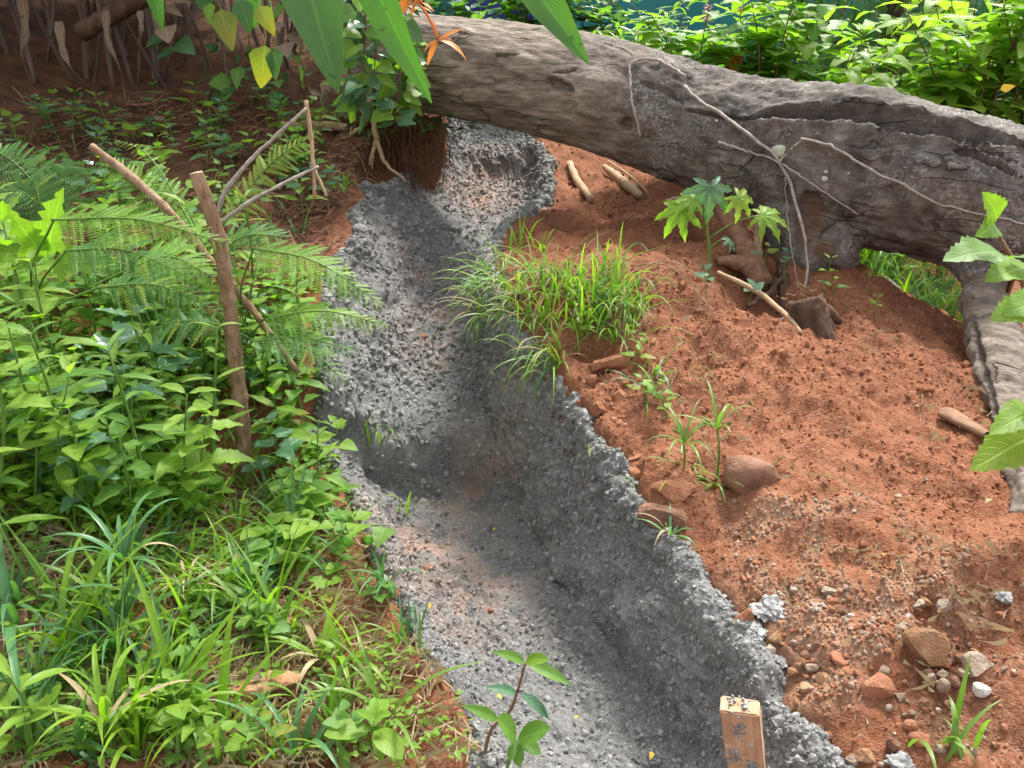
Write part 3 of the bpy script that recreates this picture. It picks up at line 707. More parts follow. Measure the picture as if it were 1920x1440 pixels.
# dry vines lying over the log
def on_log(u, v, off=.018, y=None):
    p, nn = log_hit(u, v)
    if p is None or y is not None:
        return at(u, v, y if y else 3.4)
    return p + nn * off + Vector((0, -.012, 0))
def stick(name, pts, radii, mat, label, cat, seg=7, n=24, group=None, knots=0, jitter=.0, parts=()):
    rows = [tuple(p) + (r,) for p, r in zip(pts, radii)]
    s_ = spline(rows, n)
    if jitter: s_[1:-1, :3] += rng.normal(0, jitter, (n - 2, 3))
    V, F = tube(s_[:, :3], np.maximum(.0008, s_[:, 3] * (1 + .08 * rng.normal(size=n))), seg)
    base = Vector(pts[0])
    o = MB().add(V, F).obj(name, mat, None, True, base)
    tag(o, label, cat, group); return o, s_
def vine(rows, r, label):
    pts = [on_log(u, v, .018, y) for u, v, y in rows]
    return stick('dry_vine', pts, np.linspace(r * .75, r * .42, len(pts)), M['twig'], label, 'vine', 6, 40, None, 0, .0022)[0]
v1 = vine([(1285, 150, None), (1250, 128, None), (1215, 117, None), (1184, 124, None), (1182, 150, None), (1187, 190, None), (1204, 252, None)], .010, 'short pale vine twig arching and hanging over the middle of the log')
v2 = vine([(1284, 166, None), (1310, 190, None), (1350, 215, None), (1400, 250, None), (1462, 300, None), (1488, 355, None), (1505, 430, 3.33), (1512, 520, 3.28), (1482, 585, 3.15), (1440, 610, 3.05), (1405, 632, 2.98), (1352, 637, 2.95)], .0105, 'long grey dry vine hanging from the log down to the red soil')
v3 = vine([(1350, 266, None), (1400, 282, None), (1460, 302, None), (1520, 340, None), (1610, 398, None)], .0065, 'thin dry vine crossing the shaded face of the log diagonally')
v4 = vine([(1502, 262, None), (1560, 276, None), (1620, 312, None), (1700, 350, None), (1760, 380, None), (1840, 400, None), (1930, 420, None)], .0085, 'long pale vine running along the right part of the log')
v5 = vine([(1463, 302, None), (1480, 285, None), (1504, 262, None)], .0075, 'short forked vine twig above the pale lichen on the log')
v6 = vine([(1474, 330, None), (1477, 380, None), (1484, 470, 3.3), (1498, 540, 3.25)], .004, 'hair thin vine strand hanging beside the long dry vine')
v7 = vine([(1250, 375, 3.9), (1320, 363, 3.85), (1380, 378, 3.8), (1420, 390, 3.75)], .006, 'dark thin twig sticking out under the log above the papaya seedling')

# stump and roots under the log
def barky(V, amp, sc_, seed):
    V = np.asarray(V, float); c = V.mean(0); nn = V - c; nn[:, 2] *= .2; nn /= np.linalg.norm(nn, axis=1)[:, None] + 1e-9
    return V + nn * (amp * fbm(V * np.array([1, 1, .35]), sc_, 3, seed))[:, None]
b0 = G(1520, 612); st = empty('tree_stump', b0, 'dark rough stump standing in the soil under the log stub', 'stump')
p1 = at(1512, 560, b0.y + .03)
V, F = tube(spline([(*(b0 + Vector((0, 0, -.06))), .115), (*b0.lerp(p1, .3), .092), (*b0.lerp(p1, .75), .088), (*p1, .08)], 26), .0 + spline([(.115,), (.092,), (.088,), (.08,)], 26)[:, 0], 40) if False else tube(spline([tuple(b0 + Vector((0, 0, -.06))), tuple(b0.lerp(p1, .3)), tuple(b0.lerp(p1, .75)), tuple(p1)], 26), spline([(.105,), (.082,), (.075,), (.06,)], 26)[:, 0], 40)
V = barky(V, .022, 18, 150); V[:, 2] += np.where(V[:, 2] > p1.z - .03, .018 * fbm(V, 28, 2, 151), 0)
MB().add(V, F).obj('wood', M['stump'], st, True, b0)
for k_, (u, v) in enumerate([(1575, 600), (1480, 598), (1545, 632)]):
    e = G(u, v); V, F = tube(spline([tuple(b0 + Vector((0, 0, .08))), tuple(b0.lerp(e, .55) + Vector((0, 0, .035))), tuple(e + Vector((0, 0, -.01)))], 12), np.linspace(.035, .012, 12), 9)
    MB().add(barky(V, .008, 30, 155 + k_), F).obj('root', M['stump'], st, True, b0)
def simple_stick(name, rows, rad, mat, label, cat, lift=0.0, seg=9, n=16, group=None, amp=.003):
    pts = []
    for r_ in rows:
        p = G(*r_[:2]) + Vector((0, 0, lift)) if len(r_) == 2 else at(*r_)
        pts.append(p)
    o, s_ = stick(name, pts, rad, mat, label, cat, seg, n, group, 0, amp * .3)
    return o, s_
simple_stick('dead_branch', [(1335, 350, 3.8), (1385, 440, 3.55), (1430, 535, 3.3)], (.035, .045, .045), M['root_fibre'], 'thick brown dead branch leaning behind the papaya seedling', 'branch', 0, 12, 20, None, .01)
simple_stick('dead_branch', [(1428, 395, 3.5), (1421, 460, 3.45), (1418, 545, 3.3)], (.02, .021, .023), M['stick'], 'straight grey sapling stem under the log beside the papaya seedling', 'branch')
simple_stick('dead_branch', [(1345, 490, 3.45), (1390, 494, 3.42), (1432, 518, 3.36)], (.02, .034, .03), M['root_fibre'], 'short thick brown root end lying in the soil hollow', 'root', 0, 10, 14, None, .006)
simple_stick('dead_branch', [(1345, 525), (1420, 562), (1475, 610), (1500, 640)], (.008, .011, .009, .006), M['root'], 'thin brown stick lying down the soil beside the dark stump', 'stick', .03)
for k_, (rows, rr, lab) in enumerate([([(1455, 470, 3.5), (1470, 530, 3.35), (1462, 590, 3.2)], .022, 'dark crooked root rising to the log stub, left of the stump'), ([(1395, 540, 3.3), (1450, 535, 3.35), (1505, 548, 3.25)], .018, 'dark root lying across the hollow before the stump'),
        ([(1480, 500, 3.45), (1440, 550, 3.25), (1400, 575, 3.15)], .012, 'thin dark root slanting down left of the stump'), ([(1375, 470, 3.5), (1440, 480, 3.5), (1495, 470, 3.5)], .014, 'dark root stretched between the papaya seedling and the stub')]):
    simple_stick('bare_root', rows, (rr, rr * 1.2, rr * .7), M['stump'], lab, 'root', 0, 8, 16, None, .02)
simple_stick('root_stick', [(1068, 314), (1082, 345), (1108, 380)], (.022, .026, .022), M['root'], 'pale stick stuck in the soil at the concrete edge below the log', 'stick', .02)
simple_stick('root_stick', [(1132, 318), (1165, 345), (1198, 372)], (.018, .030, .024), M['root'], 'pale knobbly root lying on sunlit soil under the log', 'stick', .02)
simple_stick('root_stick', [(1140, 312), (1180, 338), (1215, 372)], (.006, .006, .005), M['root'], 'thin twig behind the pale knobbly root', 'stick', .03, 6)
simple_stick('dead_branch', [(1578, 490, 4.1), (1640, 512, 4.0), (1690, 545, 3.9)], (.014, .016, .012), M['twig'], 'grey twig lying in front of the grass behind the soil ridge', 'stick')

# ------------------------------------------------------------------ stake, sticks and planks
def stake():
    p0 = at(1404, 1470, 1.20); p1 = at(1387, 1320, 1.18)
    up = (p1 - p0).normalized(); L = (p1 - p0).length + .25
    base = p1 - up * L
    t = empty('wooden_stake', base, 'sawn wooden stake splashed with mortar at the channel edge', 'stake')
    bm = bmesh.new(); w, d_ = .0345, .02
    zs = np.linspace(0, L, 16); rings = []
    for i, z in enumerate(zs):
        j = .0012
        ring = [bm.verts.new((sx * w + random.uniform(-j, j), sy * d_ + random.uniform(-j, j), z)) for sx, sy in ((-1, -1), (1, -1), (1, 1), (-1, 1))]
        rings.append(ring)
    for v_ in rings[-1]: v_.co.z += (-.006 if v_.co.x > 0 else .002) + random.uniform(-.003, .003)
    for a, b in zip(rings[:-1], rings[1:]):
        for i in range(4): bm.faces.new((a[i], a[(i + 1) % 4], b[(i + 1) % 4], b[i]))
    bm.faces.new(rings[-1]); bm.faces.new(rings[0][::-1])
    bmesh.ops.recalc_face_normals(bm, faces=bm.faces)
    eds = [e for e in bm.edges if e.calc_face_angle(0) > .6]
    bmesh.ops.bevel(bm, geom=eds, offset=.003, segments=2, affect='EDGES')
    me = bpy.data.meshes.new('board'); bm.to_mesh(me); bm.free(); me.materials.append(M['board'])
    rotm = frame(Vector((-.35, .9, 0)) , up)
    rotm = Matrix((Vector((1, -.18, 0)), up.cross(Vector((1, -.18, 0)).normalized()), up)).transposed()
    x = Vector((1, -.28, 0)); x = (x - up * x.dot(up)).normalized(); y = up.cross(x)
    m3 = Matrix((x, y, up)).transposed()
    o = link('board', me, t); o.matrix_local = m3.to_4x4()
    for (lx, lz, r_) in [(-.004, L - .045, .017), (-.012, L - .115, .02), (.012, L - .14, .012), (.008, L - .004, .014), (-.016, L - .004, .010)]:
        C = np.array([[lx + rng.normal(0, r_ * .45), -d_ - .001 if lz < L - .01 else rng.uniform(-d_, d_), min(L, lz + rng.normal(0, r_ * .6))] for _ in range(26)])
        me2, _ = crumbs('splash', C, rng.uniform(.002, .0055, 26), M['mortar'], .6, True)
        o2 = link('mortar_splash', me2, t); o2.matrix_local = m3.to_4x4(); tag(o2, kind='stuff')
stake()

def cut_stick():
    b = G(460, 900)
    rows = [(458, 925, b.y, .027), (455, 800, b.y - .01, .026), (442, 690, b.y - .02, .0235), (428, 560, b.y - .02, .0225), (408, 440, b.y - .03, .0225), (368, 325, b.y - .04, .021)]
    t = empty('cut_sapling', b, 'upright cut brown sapling stick among ferns beside the channel', 'stick')
    s_ = spline([tuple(at(u, v, y)) + (r,) for u, v, y, r in rows], 90)
    rr = s_[:, 3].copy()
    for k_ in (.12, .30, .44, .60, .78): rr += .006 * np.exp(-((np.linspace(0, 1, 90) - k_) / .012) ** 2)
    V, F = tube(s_[:, :3], rr, 18, False)
    V = np.asarray(V); V += (rng.normal(0, .0006, V.shape)); V = barky(V, .004, 30, 160)
    MB().add(V, F).obj('bark', M['stick'], t, True, b)
    top = s_[-1, :3]; d_ = s_[-1, :3] - s_[-4, :3]; d_ /= np.linalg.norm(d_)
    V, F = tube([top - d_ * .004, top + d_ * .003, top + d_ * .004], (rr[-1] * .94, rr[-1] * .9, rr[-1] * .4), 14); MB().add(V, F).obj('cut_end', M['cut'], t, True, b)
    for k_, sd in ((.12, 1), (.30, -1), (.44, 1), (.6, -1)):
        i = int(k_ * 89); p = s_[i, :3]; q = p + np.array([.012 * sd, -.03, .006])
        V, F = tube([p, q], (.011, .008), 9); MB().add(V, F).obj('branch_scar', M['stick'], t, True, b)
cut_stick()
o, s_ = simple_stick('leaning_stick', [(172, 275, 3.05), (250, 335, 3.0), (330, 410, 2.9), (420, 520, 2.8), (480, 590, 2.75), (560, 700, 2.72)], (.014, .016, .015, .014, .013, .012), M['stick'], 'pale broken stick leaning left behind the upright cut sapling', 'stick', 0, 10, 30)
simple_stick('dry_twig', [(408, 398, 2.9), (425, 355, 2.9), (480, 290, 2.92), (575, 203, 2.95)], (.009, .008, .007, .006), M['twig'], 'long thin bare twig rising right from behind the cut sapling', 'twig', 0, 7, 24)
simple_stick('dry_twig', [(412, 418, 2.85), (470, 378, 2.87), (530, 345, 2.9), (598, 312, 2.95)], (.008, .007, .006, .005), M['twig'], 'lower bare twig slanting right through the fern frond', 'twig', 0, 7, 20)
simple_stick('dry_twig', [(573, 188, 2.97), (582, 250, 2.96), (588, 320, 2.95), (590, 372, 2.95)], (.008, .007, .007, .006), M['root'], 'pale bare twig hanging straight down above the fern', 'twig', 0, 7, 20)
simple_stick('dry_twig', [(590, 318, 2.95), (612, 368, 2.95)], (.006, .005), M['root'], 'short pale twig end beside the hanging twig', 'twig', 0, 7, 8)
# bank roots
b0 = at(690, 168, 4.95); rt = empty('bank_roots', b0, 'forked pale roots hanging out of the left bank edge', 'roots')
for rows in ([(690, 160, 4.98, .016), (697, 210, 4.93, .016), (706, 262, 4.88, .017)], [(706, 262, 4.88, .014), (694, 300, 4.86, .010), (688, 322, 4.86, .006)], [(706, 262, 4.88, .013), (722, 305, 4.85, .011), (760, 340, 4.82, .007)], [(640, 262, 4.9, .011), (670, 245, 4.93, .012), (695, 215, 4.95, .012)], [(700, 290, 4.86, .005), (697, 318, 4.85, .003)]):
    s_ = spline([tuple(at(u, v, y)) + (r,) for u, v, y, r in rows], 16); s_[1:-1, :3] += rng.normal(0, .003, (14, 3))
    V, F = tube(s_[:, :3], s_[:, 3], 8); MB().add(V, F).obj('root', M['root'], rt, True, b0)
simple_stick('dead_branch', [(525, 238, 4.95), (600, 236, 4.95), (650, 238, 4.95)], (.03, .028, .022), M['root'], 'fallen branch lying along the top of the left bank', 'branch', 0, 9, 20)
# plank on the right
def bark_plank():
    p0, p1 = G(1768, 780), G(1848, 826)
    d_ = p1 - p0; base = p0
    V = []; n = 14
    for i in range(n):
        t = i / (n - 1); c = p0.lerp(p1, t); c.z = gzs(c.x, c.y) + .018
        w = .042 * (1 - .55 * t) * (1 if t > .05 else .7); side = Vector((-d_.y, d_.x, 0)).normalized()
        for a in (-1, -.5, .0, .5, 1): V.append(tuple(c + side * w * a + Vector((0, 0, .006 * (1 - a * a)))))
    for i in range(n * 5): V.append(tuple(Vector(V[i]) - Vector((0, 0, .012))))
    F = []; k_ = n * 5
    for i in range(n - 1):
        for j in range(4):
            a = i * 5 + j; F += [(a, a + 1, a + 6, a + 5), (k_ + a + 5, k_ + a + 6, k_ + a + 1, k_ + a)]
        a = i * 5; F += [(a, a + 5, k_ + a + 5, k_ + a), (a + 4, k_ + a + 4, k_ + a + 9, a + 9)]
    F += [(0, k_, k_ + 1, 1), (1, k_ + 1, k_ + 2, 2), (2, k_ + 2, k_ + 3, 3), (3, k_ + 3, k_ + 4, 4)]
    o = MB().add(V, F).obj('wood_slab', M['bark_strip'], None, True, base); tag(o, 'curved strip of brown bark lying on soil near the propping limb', 'bark')
bark_plank()

# ------------------------------------------------------------------ rocks
def rock_mesh(name, mat, sx, sy, sz, ang=.5, seed=0, sub=2):
    bm = bmesh.new(); bmesh.ops.create_icosphere(bm, subdivisions=sub, radius=1)
    r_ = random.Random(seed)
    cuts = []
    for _ in range(9):
        nn = Vector((r_.gauss(0, 1), r_.gauss(0, 1), r_.gauss(0, 1))).normalized(); cuts.append((nn, r_.uniform(.38, .85)))
    V = np.array([v.co[:] for v in bm.verts])
    for nn, k_ in cuts:
        dd = V @ np.array(nn); over = np.maximum(0, dd - k_); V -= np.outer(over * (ang + .15 if ang < .6 else 1.0), np.array(nn))
    V += V * (0.05 * fbm(V + seed, 2.2, 3, seed))[:, None]
    V /= np.abs(V).max(axis=0)
    V *= np.array([sx, sy, sz])
    for v, c in zip(bm.verts, V): v.co = c
    me = bpy.data.meshes.new(name); bm.to_mesh(me); bm.free(); me.materials.append(mat)
    me.polygons.foreach_set('use_smooth', np.full(len(me.polygons), False))
    if ang < .6: me.polygons.foreach_set('use_smooth', np.full(len(me.polygons), True))
    return me
def px(p): return Vector((p.x, p.y, p.z - CAM_H)).length / FPX
_seed = [0]
def rock(name, u, v, w, h, mat, label, cat='rock', group=None, depth=.8, yaw=None, ang=.5, sub=3, sink=.3, tilt=None):
    _seed[0] += 1
    p = G(u, v + h * .25); k_ = px(p); sx = w * k_ / 2; sz = h * k_ / 2 * 1.05; sy = sx * depth
    o = link(name, rock_mesh(name, M[mat], sx, sy, sz, ang, _seed[0], sub), None, p + Vector((0, 0, sz * (1 - 2 * sink) if sz > 0 else 0)))
    o.rotation_euler = (0, tilt or random.uniform(-.15, .15), yaw if yaw is not None else random.uniform(-.4, .4))
    return tag(o, label, cat, group)
rock('rock', 1402, 890, 98, 72, 'rock_brown', 'large rounded brown rock lying alone on the red soil', ang=.55, sub=4)
rock('rock', 1262, 925, 84, 56, 'rock_red', 'flat-topped reddish rock behind the pointed rock at the rim', ang=.8)
rock('rock', 1244, 970, 98, 52, 'rock_brown', 'pointed brown rock at the channel rim with grass before it', ang=.9)
rock('rock', 1226, 888, 36, 42, 'rock_red', 'small upright red rock above the flat-topped rock', ang=.8)
rock('rock', 1193, 890, 30, 38, 'rock_red', 'small square red stone left of the upright red rock', ang=.9)
rock('rock', 1197, 862, 38, 20, 'rock_red', 'thin red stone topmost of the small rim stones', ang=.9)
rock('rock', 1192, 872, 30, 18, 'rock_red', 'thin red stone just under the topmost rim stone', ang=.9)
rock('rock_slab', 1148, 682, 88, 40, 'rock_red', 'long brown rock slab tilted against the grass clump', ang=.9, tilt=-.5, depth=.5)
rock('rock', 1170, 660, 32, 20, 'rock_red', 'small stone above the tilted brown slab', ang=.9)
for k_, (u, v, w, h) in enumerate([(1110, 715, 28, 26), (1150, 705, 22, 18), (1100, 742, 34, 26), (1128, 732, 30, 24), (1163, 748, 36, 30), (1125, 772, 36, 36), (1148, 790, 26, 18), (1165, 800, 30, 20), (1085, 760, 22, 18), (1175, 722, 22, 20), (1142, 752, 20, 18), (1178, 775, 22, 18), (1100, 790, 24, 18)]):
    rock('stone', u, v, w, h, 'rock_red', 'small broken red stone in the pile below the tilted slab', 'stone', 'red stones piled below the tilted slab', ang=.85, sub=2)
rock('rock', 1735, 1222, 74, 70, 'rock_yellow', 'big ochre rock in the pale gravel at lower right', ang=.85)
rock('rock', 1822, 1245, 46, 34, 'rock_pale', 'pale flat rock just right of the big ochre rock', ang=.8)
rock('rock', 1385, 1172, 52, 62, 'rock_red', 'upright red brick-like chunk at the concrete edge with mortar', ang=.9)
rock('rock', 1526, 1142, 48, 28, 'rock_red', 'wedge-shaped red rock above the gravel patch', ang=.85)
rock('rock', 1545, 1276, 30, 22, 'rock_yellow', 'square ochre stone near the white mortar lump', ang=.95, sub=2)
rock('stone', 1491, 1326, 26, 24, 'rock_yellow', 'yellow stone sitting on the concrete edge behind the stake', 'stone', ang=.8)
rock('stone', 1621, 1422, 34, 26, 'rock_yellow', 'pale yellow flat stone at the bottom edge right of the stake', 'stone', ang=.8)
rock('stone', 1765, 1286, 24, 32, 'rock_pale', 'pale oval stone standing below the big ochre rock', 'stone', ang=.3)
rock('stone', 1838, 1297, 30, 18, 'white', 'white chip lying on red soil at lower right', 'stone', ang=.95, sub=2)
rock('stone', 1694, 1176, 28, 22, 'rock_pale', 'pale round stone above the big ochre rock', 'stone', ang=.6)
rock('stone', 1668, 1222, 32, 18, 'rock_pale', 'pale long stone left of the big ochre rock', 'stone', ang=.7)
rock('stone', 1550, 1384, 20, 18, 'rock_red', 'small orange stone at the concrete edge low right', 'stone', ang=.8)
rock('stone', 1672, 1402, 26, 32, 'rock_brown', 'upright brown stone at the bottom right', 'stone', ang=.7)
rock('stone', 1635, 1290, 66, 44, 'rock_red', 'broad low red stone half buried in gravel', 'stone', ang=.7)
rock('stone', 1725, 1400, 40, 26, 'rock_red', 'flat red stone beside the lower right grass shoot', 'stone', ang=.7)
rock('stone', 1478, 1235, 36, 30, 'rock_brown', 'dark brown stone at the concrete edge under the mortar lumps', 'stone', ang=.7)
rock('stone', 1538, 1218, 40, 26, 'rock_brown', 'brown clod-like stone in the gravel left of the ochre rock', 'stone', ang=.6)
rock('stone', 1570, 1240, 46, 34, 'rock_red', 'red brown stone among gravel under the clod-like stone', 'stone', ang=.8)
rock('rock_slab', 472, 1300, 175, 46, 'rock_yellow', 'long flat tan rock slab lying in the grass', ang=.95, depth=.5, tilt=-.12)
rock('rock_slab', 385, 800, 70, 26, 'rock_red', 'red flat stone half hidden at the foot of the cut sapling', ang=.9, depth=.6)
rock('rock', 295, 826, 60, 30, 'rock_pale', 'grey flat stone under leaves left of the cut sapling', ang=.9, depth=.6)
rock('stone', 30, 1150, 70, 45, 'rock_brown', 'grey brown rock at the left edge among the sedges', 'rock', ang=.6)
rock('stone', 535, 1172, 34, 30, 'rock_yellow', 'ochre lump of soil in the left grass', 'stone', ang=.5)
rock('stone', 826, 1054, 20, 16, 'rock_yellow', 'yellow stone on the channel floor, highest of the three there', 'stone', ang=.8, sub=2)
rock('stone', 806, 1070, 28, 20, 'rock_red', 'red clod on the channel floor beside the yellow stone', 'stone', ang=.6, sub=2)
rock('stone', 821, 1074, 13, 10, 'white', 'tiny white stone beside the red clod on the channel floor', 'stone', ang=.6, sub=2)
rock('stone', 920, 1147, 14, 12, 'rock_red', 'lone small red stone in the middle of the channel floor', 'stone', ang=.6, sub=2)
rock('stone', 792, 633, 18, 14, 'rock_red', 'red clod lying on the upper channel slope', 'stone', ang=.5, sub=2)
# loose stones of the gravel patch
r2 = random.Random(5)
for k_ in range(235):
    u = r2.triangular(1340, 1900, 1590); v = r2.triangular(1030, 1440, 1225)
    if u < 1330 + (v - 1080) * .62 + 25: continue
    w = 9 + 22 * r2.random() ** 2.4
    mt = r2.choice(['rock_red', 'rock_red', 'rock_yellow', 'rock_pale', 'rock_pale', 'rock_brown', 'white' if r2.random() < .3 else 'rock_red'])
    rock('stone', u, v, w, w * r2.uniform(.6, .9), mt, '%s %s loose stone %s' % ('small' if w < 16 else 'larger', TINT[mt], near(u, v, 'soil')), 'stone', 'loose stones of the gravel patch', ang=r2.uniform(.5, .9), sub=1 if w < 14 else 2)
for k_ in range(34):
    u = r2.uniform(1150, 1880); v = r2.uniform(640, 1040)
    if u < 1060 + (v - 640) * .8: continue
    w = 7 + 9 * r2.random() ** 2
    mt = r2.choice(['rock_red', 'rock_red', 'rock_pale'])
    rock('stone', u, v, w, w * .75, mt, 'tiny %s stone on bare soil %s' % (TINT[mt], near(u, v, 'soil')), 'stone', 'tiny stones on the bare slope', ang=.7, sub=1)
# pebbles too small to pick apart
wp = area / dist ** 2 * infr * (X > r_ + .02) * np.clip(pale, 0, 1) ** 1.3
for nm, mt, cnt in (('pale_gravel', 'rock_pale', 650), ('red_gravel', 'rock_red', 900)):
    sel = rng.choice(len(X), cnt, replace=False, p=wp / wp.sum()); rad = .003 + .006 * rng.random(cnt) ** 2
    me, _ = crumbs(nm, GND[sel] + np.c_[np.zeros((cnt, 2)), rad * .3], rad, M[mt], .8, False)
    tag(link(nm, me), 'fine %s gravel sprinkled over the patch on the right bank' % nm.split('_')[0], 'gravel', kind='stuff')
# mortar lumps on the rim
def mortar(u, v, w, label):
    p = G(u, v); k_ = px(p) * w / 2
    bm = bmesh.new(); bmesh.ops.create_icosphere(bm, subdivisions=4, radius=1)
    V = np.array([v_.co[:] for v_ in bm.verts]); sd = int(u) % 97
    V *= (1 + .35 * fbm(V + sd, 1.4, 2, sd) + .55 * (.5 - np.clip(worley(V + sd, 2.6, sd), 0, 1)) + .16 * (.5 - np.clip(worley(V + sd, 6, sd), 0, 1)))[:, None]
    V *= np.array([k_, k_, k_ * .55])
    for v_, c in zip(bm.verts, V): v_.co = c
    me = bpy.data.meshes.new('mortar_lump'); bm.to_mesh(me); bm.free(); me.materials.append(M['mortar'])
    tag(link('mortar_lump', me, None, p + Vector((0, 0, k_ * .15))), label, 'mortar')
mortar(1440, 1148, 60, 'white mortar lump right of the red brick-like chunk')
mortar(1412, 1192, 48, 'white mortar lump at the foot of the red brick-like chunk')
mortar(1465, 1245, 24, 'small white mortar dab beside the dark brown stone')
mortar(1580, 1285, 24, 'white mortar dab beside the square ochre stone')
mortar(1532, 1375, 34, 'mortar dab at the concrete edge low right')
mortar(1690, 1436, 36, 'white mortar dab at the bottom edge under the right bank')
mortar(1880, 1125, 24, 'pale mortar dab on the soil at far right')

# ------------------------------------------------------------------ plant kit
def leaf_mesh(name, mat, width, outline, n=9, bend=.5, fold=.15, wave=.0, pet=.1, seed=0, cols=5):
    """a blade of unit length along +Y, upper side +Z, with a thin stalk over the first part"""
    r_ = random.Random(seed); V = []; UV = []; ys = [0]; zs = [0]; N = n + 2
    S = [0, pet * .999] + [pet + (1 - pet) * i / n for i in range(0, n + 1)] if pet else [i / n for i in range(n + 1)]
    S = sorted(set(S)); y = z = 0; prev = 0; pts = []
    for s in S:
        a = bend * max(0, s - pet) - (.25 if s < pet else 0); ds = s - prev; y += math.cos(a) * ds; z -= math.sin(a) * ds; prev = s; pts.append((y, z, a))
    half = cols // 2
    for (y, z, a), s in zip(pts, S):
        t = (s - pet) / (1 - pet) if pet < 1 else 0
        w = max(.006, width * outline(t)) if t > 0 else .007
        for j in range(cols):
            x = (j - half) / half
            zz = fold * abs(x) * w + wave * w * math.sin(s * 19 + j + seed) * abs(x)
            V.append((x * w, y + math.sin(a) * zz, z + math.cos(a) * zz)); UV.append((.5 + .5 * x, max(0, t)))
    F = []
    for i in range(len(S) - 1):
        for j in range(cols - 1):
            a = i * cols + j; F.append((a, a + 1, a + cols + 1, a + cols))
    return npmesh(name, V, F, mat, True, UV)
def o_lance(t): return (math.sin(math.pi * t ** .75)) ** .9
def o_ovate(t): return min(1, (t * 4.2) ** .7) * (1 - t) ** .75 * 1.15 * (1 if t < .98 else .3)
def o_heart(t): return min(1, .55 + t * 2.6) * (1 - t ** 1.6) ** .9 if t > .005 else .3
def o_ellip(t): return math.sin(math.pi * min(1, max(0, t))) ** .6
def o_oblong(t): return min(1, (t * 7) ** .6) * min(1, ((1 - t) * 2.6)) ** .75
def o_tooth(f, k, amp): return lambda t: f(t) * (1 - amp * ((t * k) % 1.0))
LEAF = {}
def L(kind, mat):
    key = (kind, mat)
    if key not in LEAF:
        A = []
        for i in range(3):
            m = M[mat]; nm = 'leaf'
            b = (.25, .6, 1.0)[i]
            if kind == 'lance': A.append(leaf_mesh(nm, m, .095, o_lance, 9, b, .25, .05, .05, i, 5))
            elif kind == 'ovate': A.append(leaf_mesh(nm, m, .26, o_ovate, 8, b, .18, .06, .16, i))
            elif kind == 'heart': A.append(leaf_mesh(nm, m, .36, o_heart, 8, b * .8, .14, .06, .26, i))
            elif kind == 'tooth': A.append(leaf_mesh(nm, m, .34, o_tooth(o_ovate, 7, .3), 21, b * .8, .16, .08, .18, i))
            elif kind == 'lobed': A.append(leaf_mesh(nm, m, .36, o_tooth(o_ovate, 5, .55), 20, b * .7, .15, .10, .10, i))
            elif kind == 'ellip': A.append(leaf_mesh(nm, m, .24, o_ellip, 8, b, .2, .05, .08, i))
            elif kind == 'small': A.append(leaf_mesh(nm, m, .30, o_ovate, 4, b * .7, .2, .0, .12, i, 3))
            elif kind == 'long': A.append(leaf_mesh(nm, m, .15, o_lance, 10, b, .25, .08, .07, i))
            elif kind == 'heli': A.append(leaf_mesh(nm, m, .155, o_oblong, 18, b * .6, .22, .10, .04, i, 7))
        LEAF[key] = A
    return random.choice(LEAF[key])
def blade_mesh(name, mat, arc, n=9, w=1.0, seed=0):
    V = []; UV = []; y = z = 0; prev = 0; tot = arc
    for i in range(n + 1):
        s = i / n; a = tot * s ** 1.6; ds = s - prev; z += math.cos(a) * ds; y += math.sin(a) * ds; prev = s
        ww = w * (min(1, .45 + s * 2.2)) * max(.03, (1 - s ** 2.4)) * .5
        tw = .25 * math.sin(s * 3 + seed)
        for x in (-1, 0, 1):
            dn = .016 * (abs(x)) * ww
            V.append((x * ww * math.cos(tw), y - math.cos(a) * dn + x * ww * math.sin(tw) * .02, z + math.sin(a) * dn)); UV.append((.5 + .5 * x, s))
    F = []
    for i in range(n):
        for j in range(2):
            a = i * 3 + j; F.append((a, a + 1, a + 4, a + 3))
    return npmesh(name, V, F, mat, True, UV)
BLD = {}
def B(mat):
    if mat not in BLD: BLD[mat] = [blade_mesh('blade', M[mat], a, 9, 1.0, i) for i, a in enumerate((.35, .7, 1.1, 1.6, 2.1, 2.6))]
    return BLD[mat]
def put_blade(parent, base, pos, yaw, tilt, ln, wd, mat, arc=None):
    me = B(mat)[arc] if arc is not None else random.choice(B(mat))
    o = link('blade', me, parent)
    o.matrix_local = Matrix.Translation(Vector(pos) - Vector(base)) @ Matrix.Rotation(yaw, 4, 'Z') @ Matrix.Rotation(-tilt, 4, 'X') @ Matrix.Diagonal((wd, ln, ln, 1))
    return o
UPV = Vector((0, 0, 1)); TOCAM = Vector((0, -.6, .8))
def stem_obj(parent, base, pts, r0, r1, mat='stem', n=10, seg=6, name='stem'):
    s_ = spline([tuple(p) for p in pts], n)
    V, F = tube(s_, np.linspace(r0, r1, n), seg)
    MB().add(V, F).obj(name, M[mat], parent, True, base); return s_
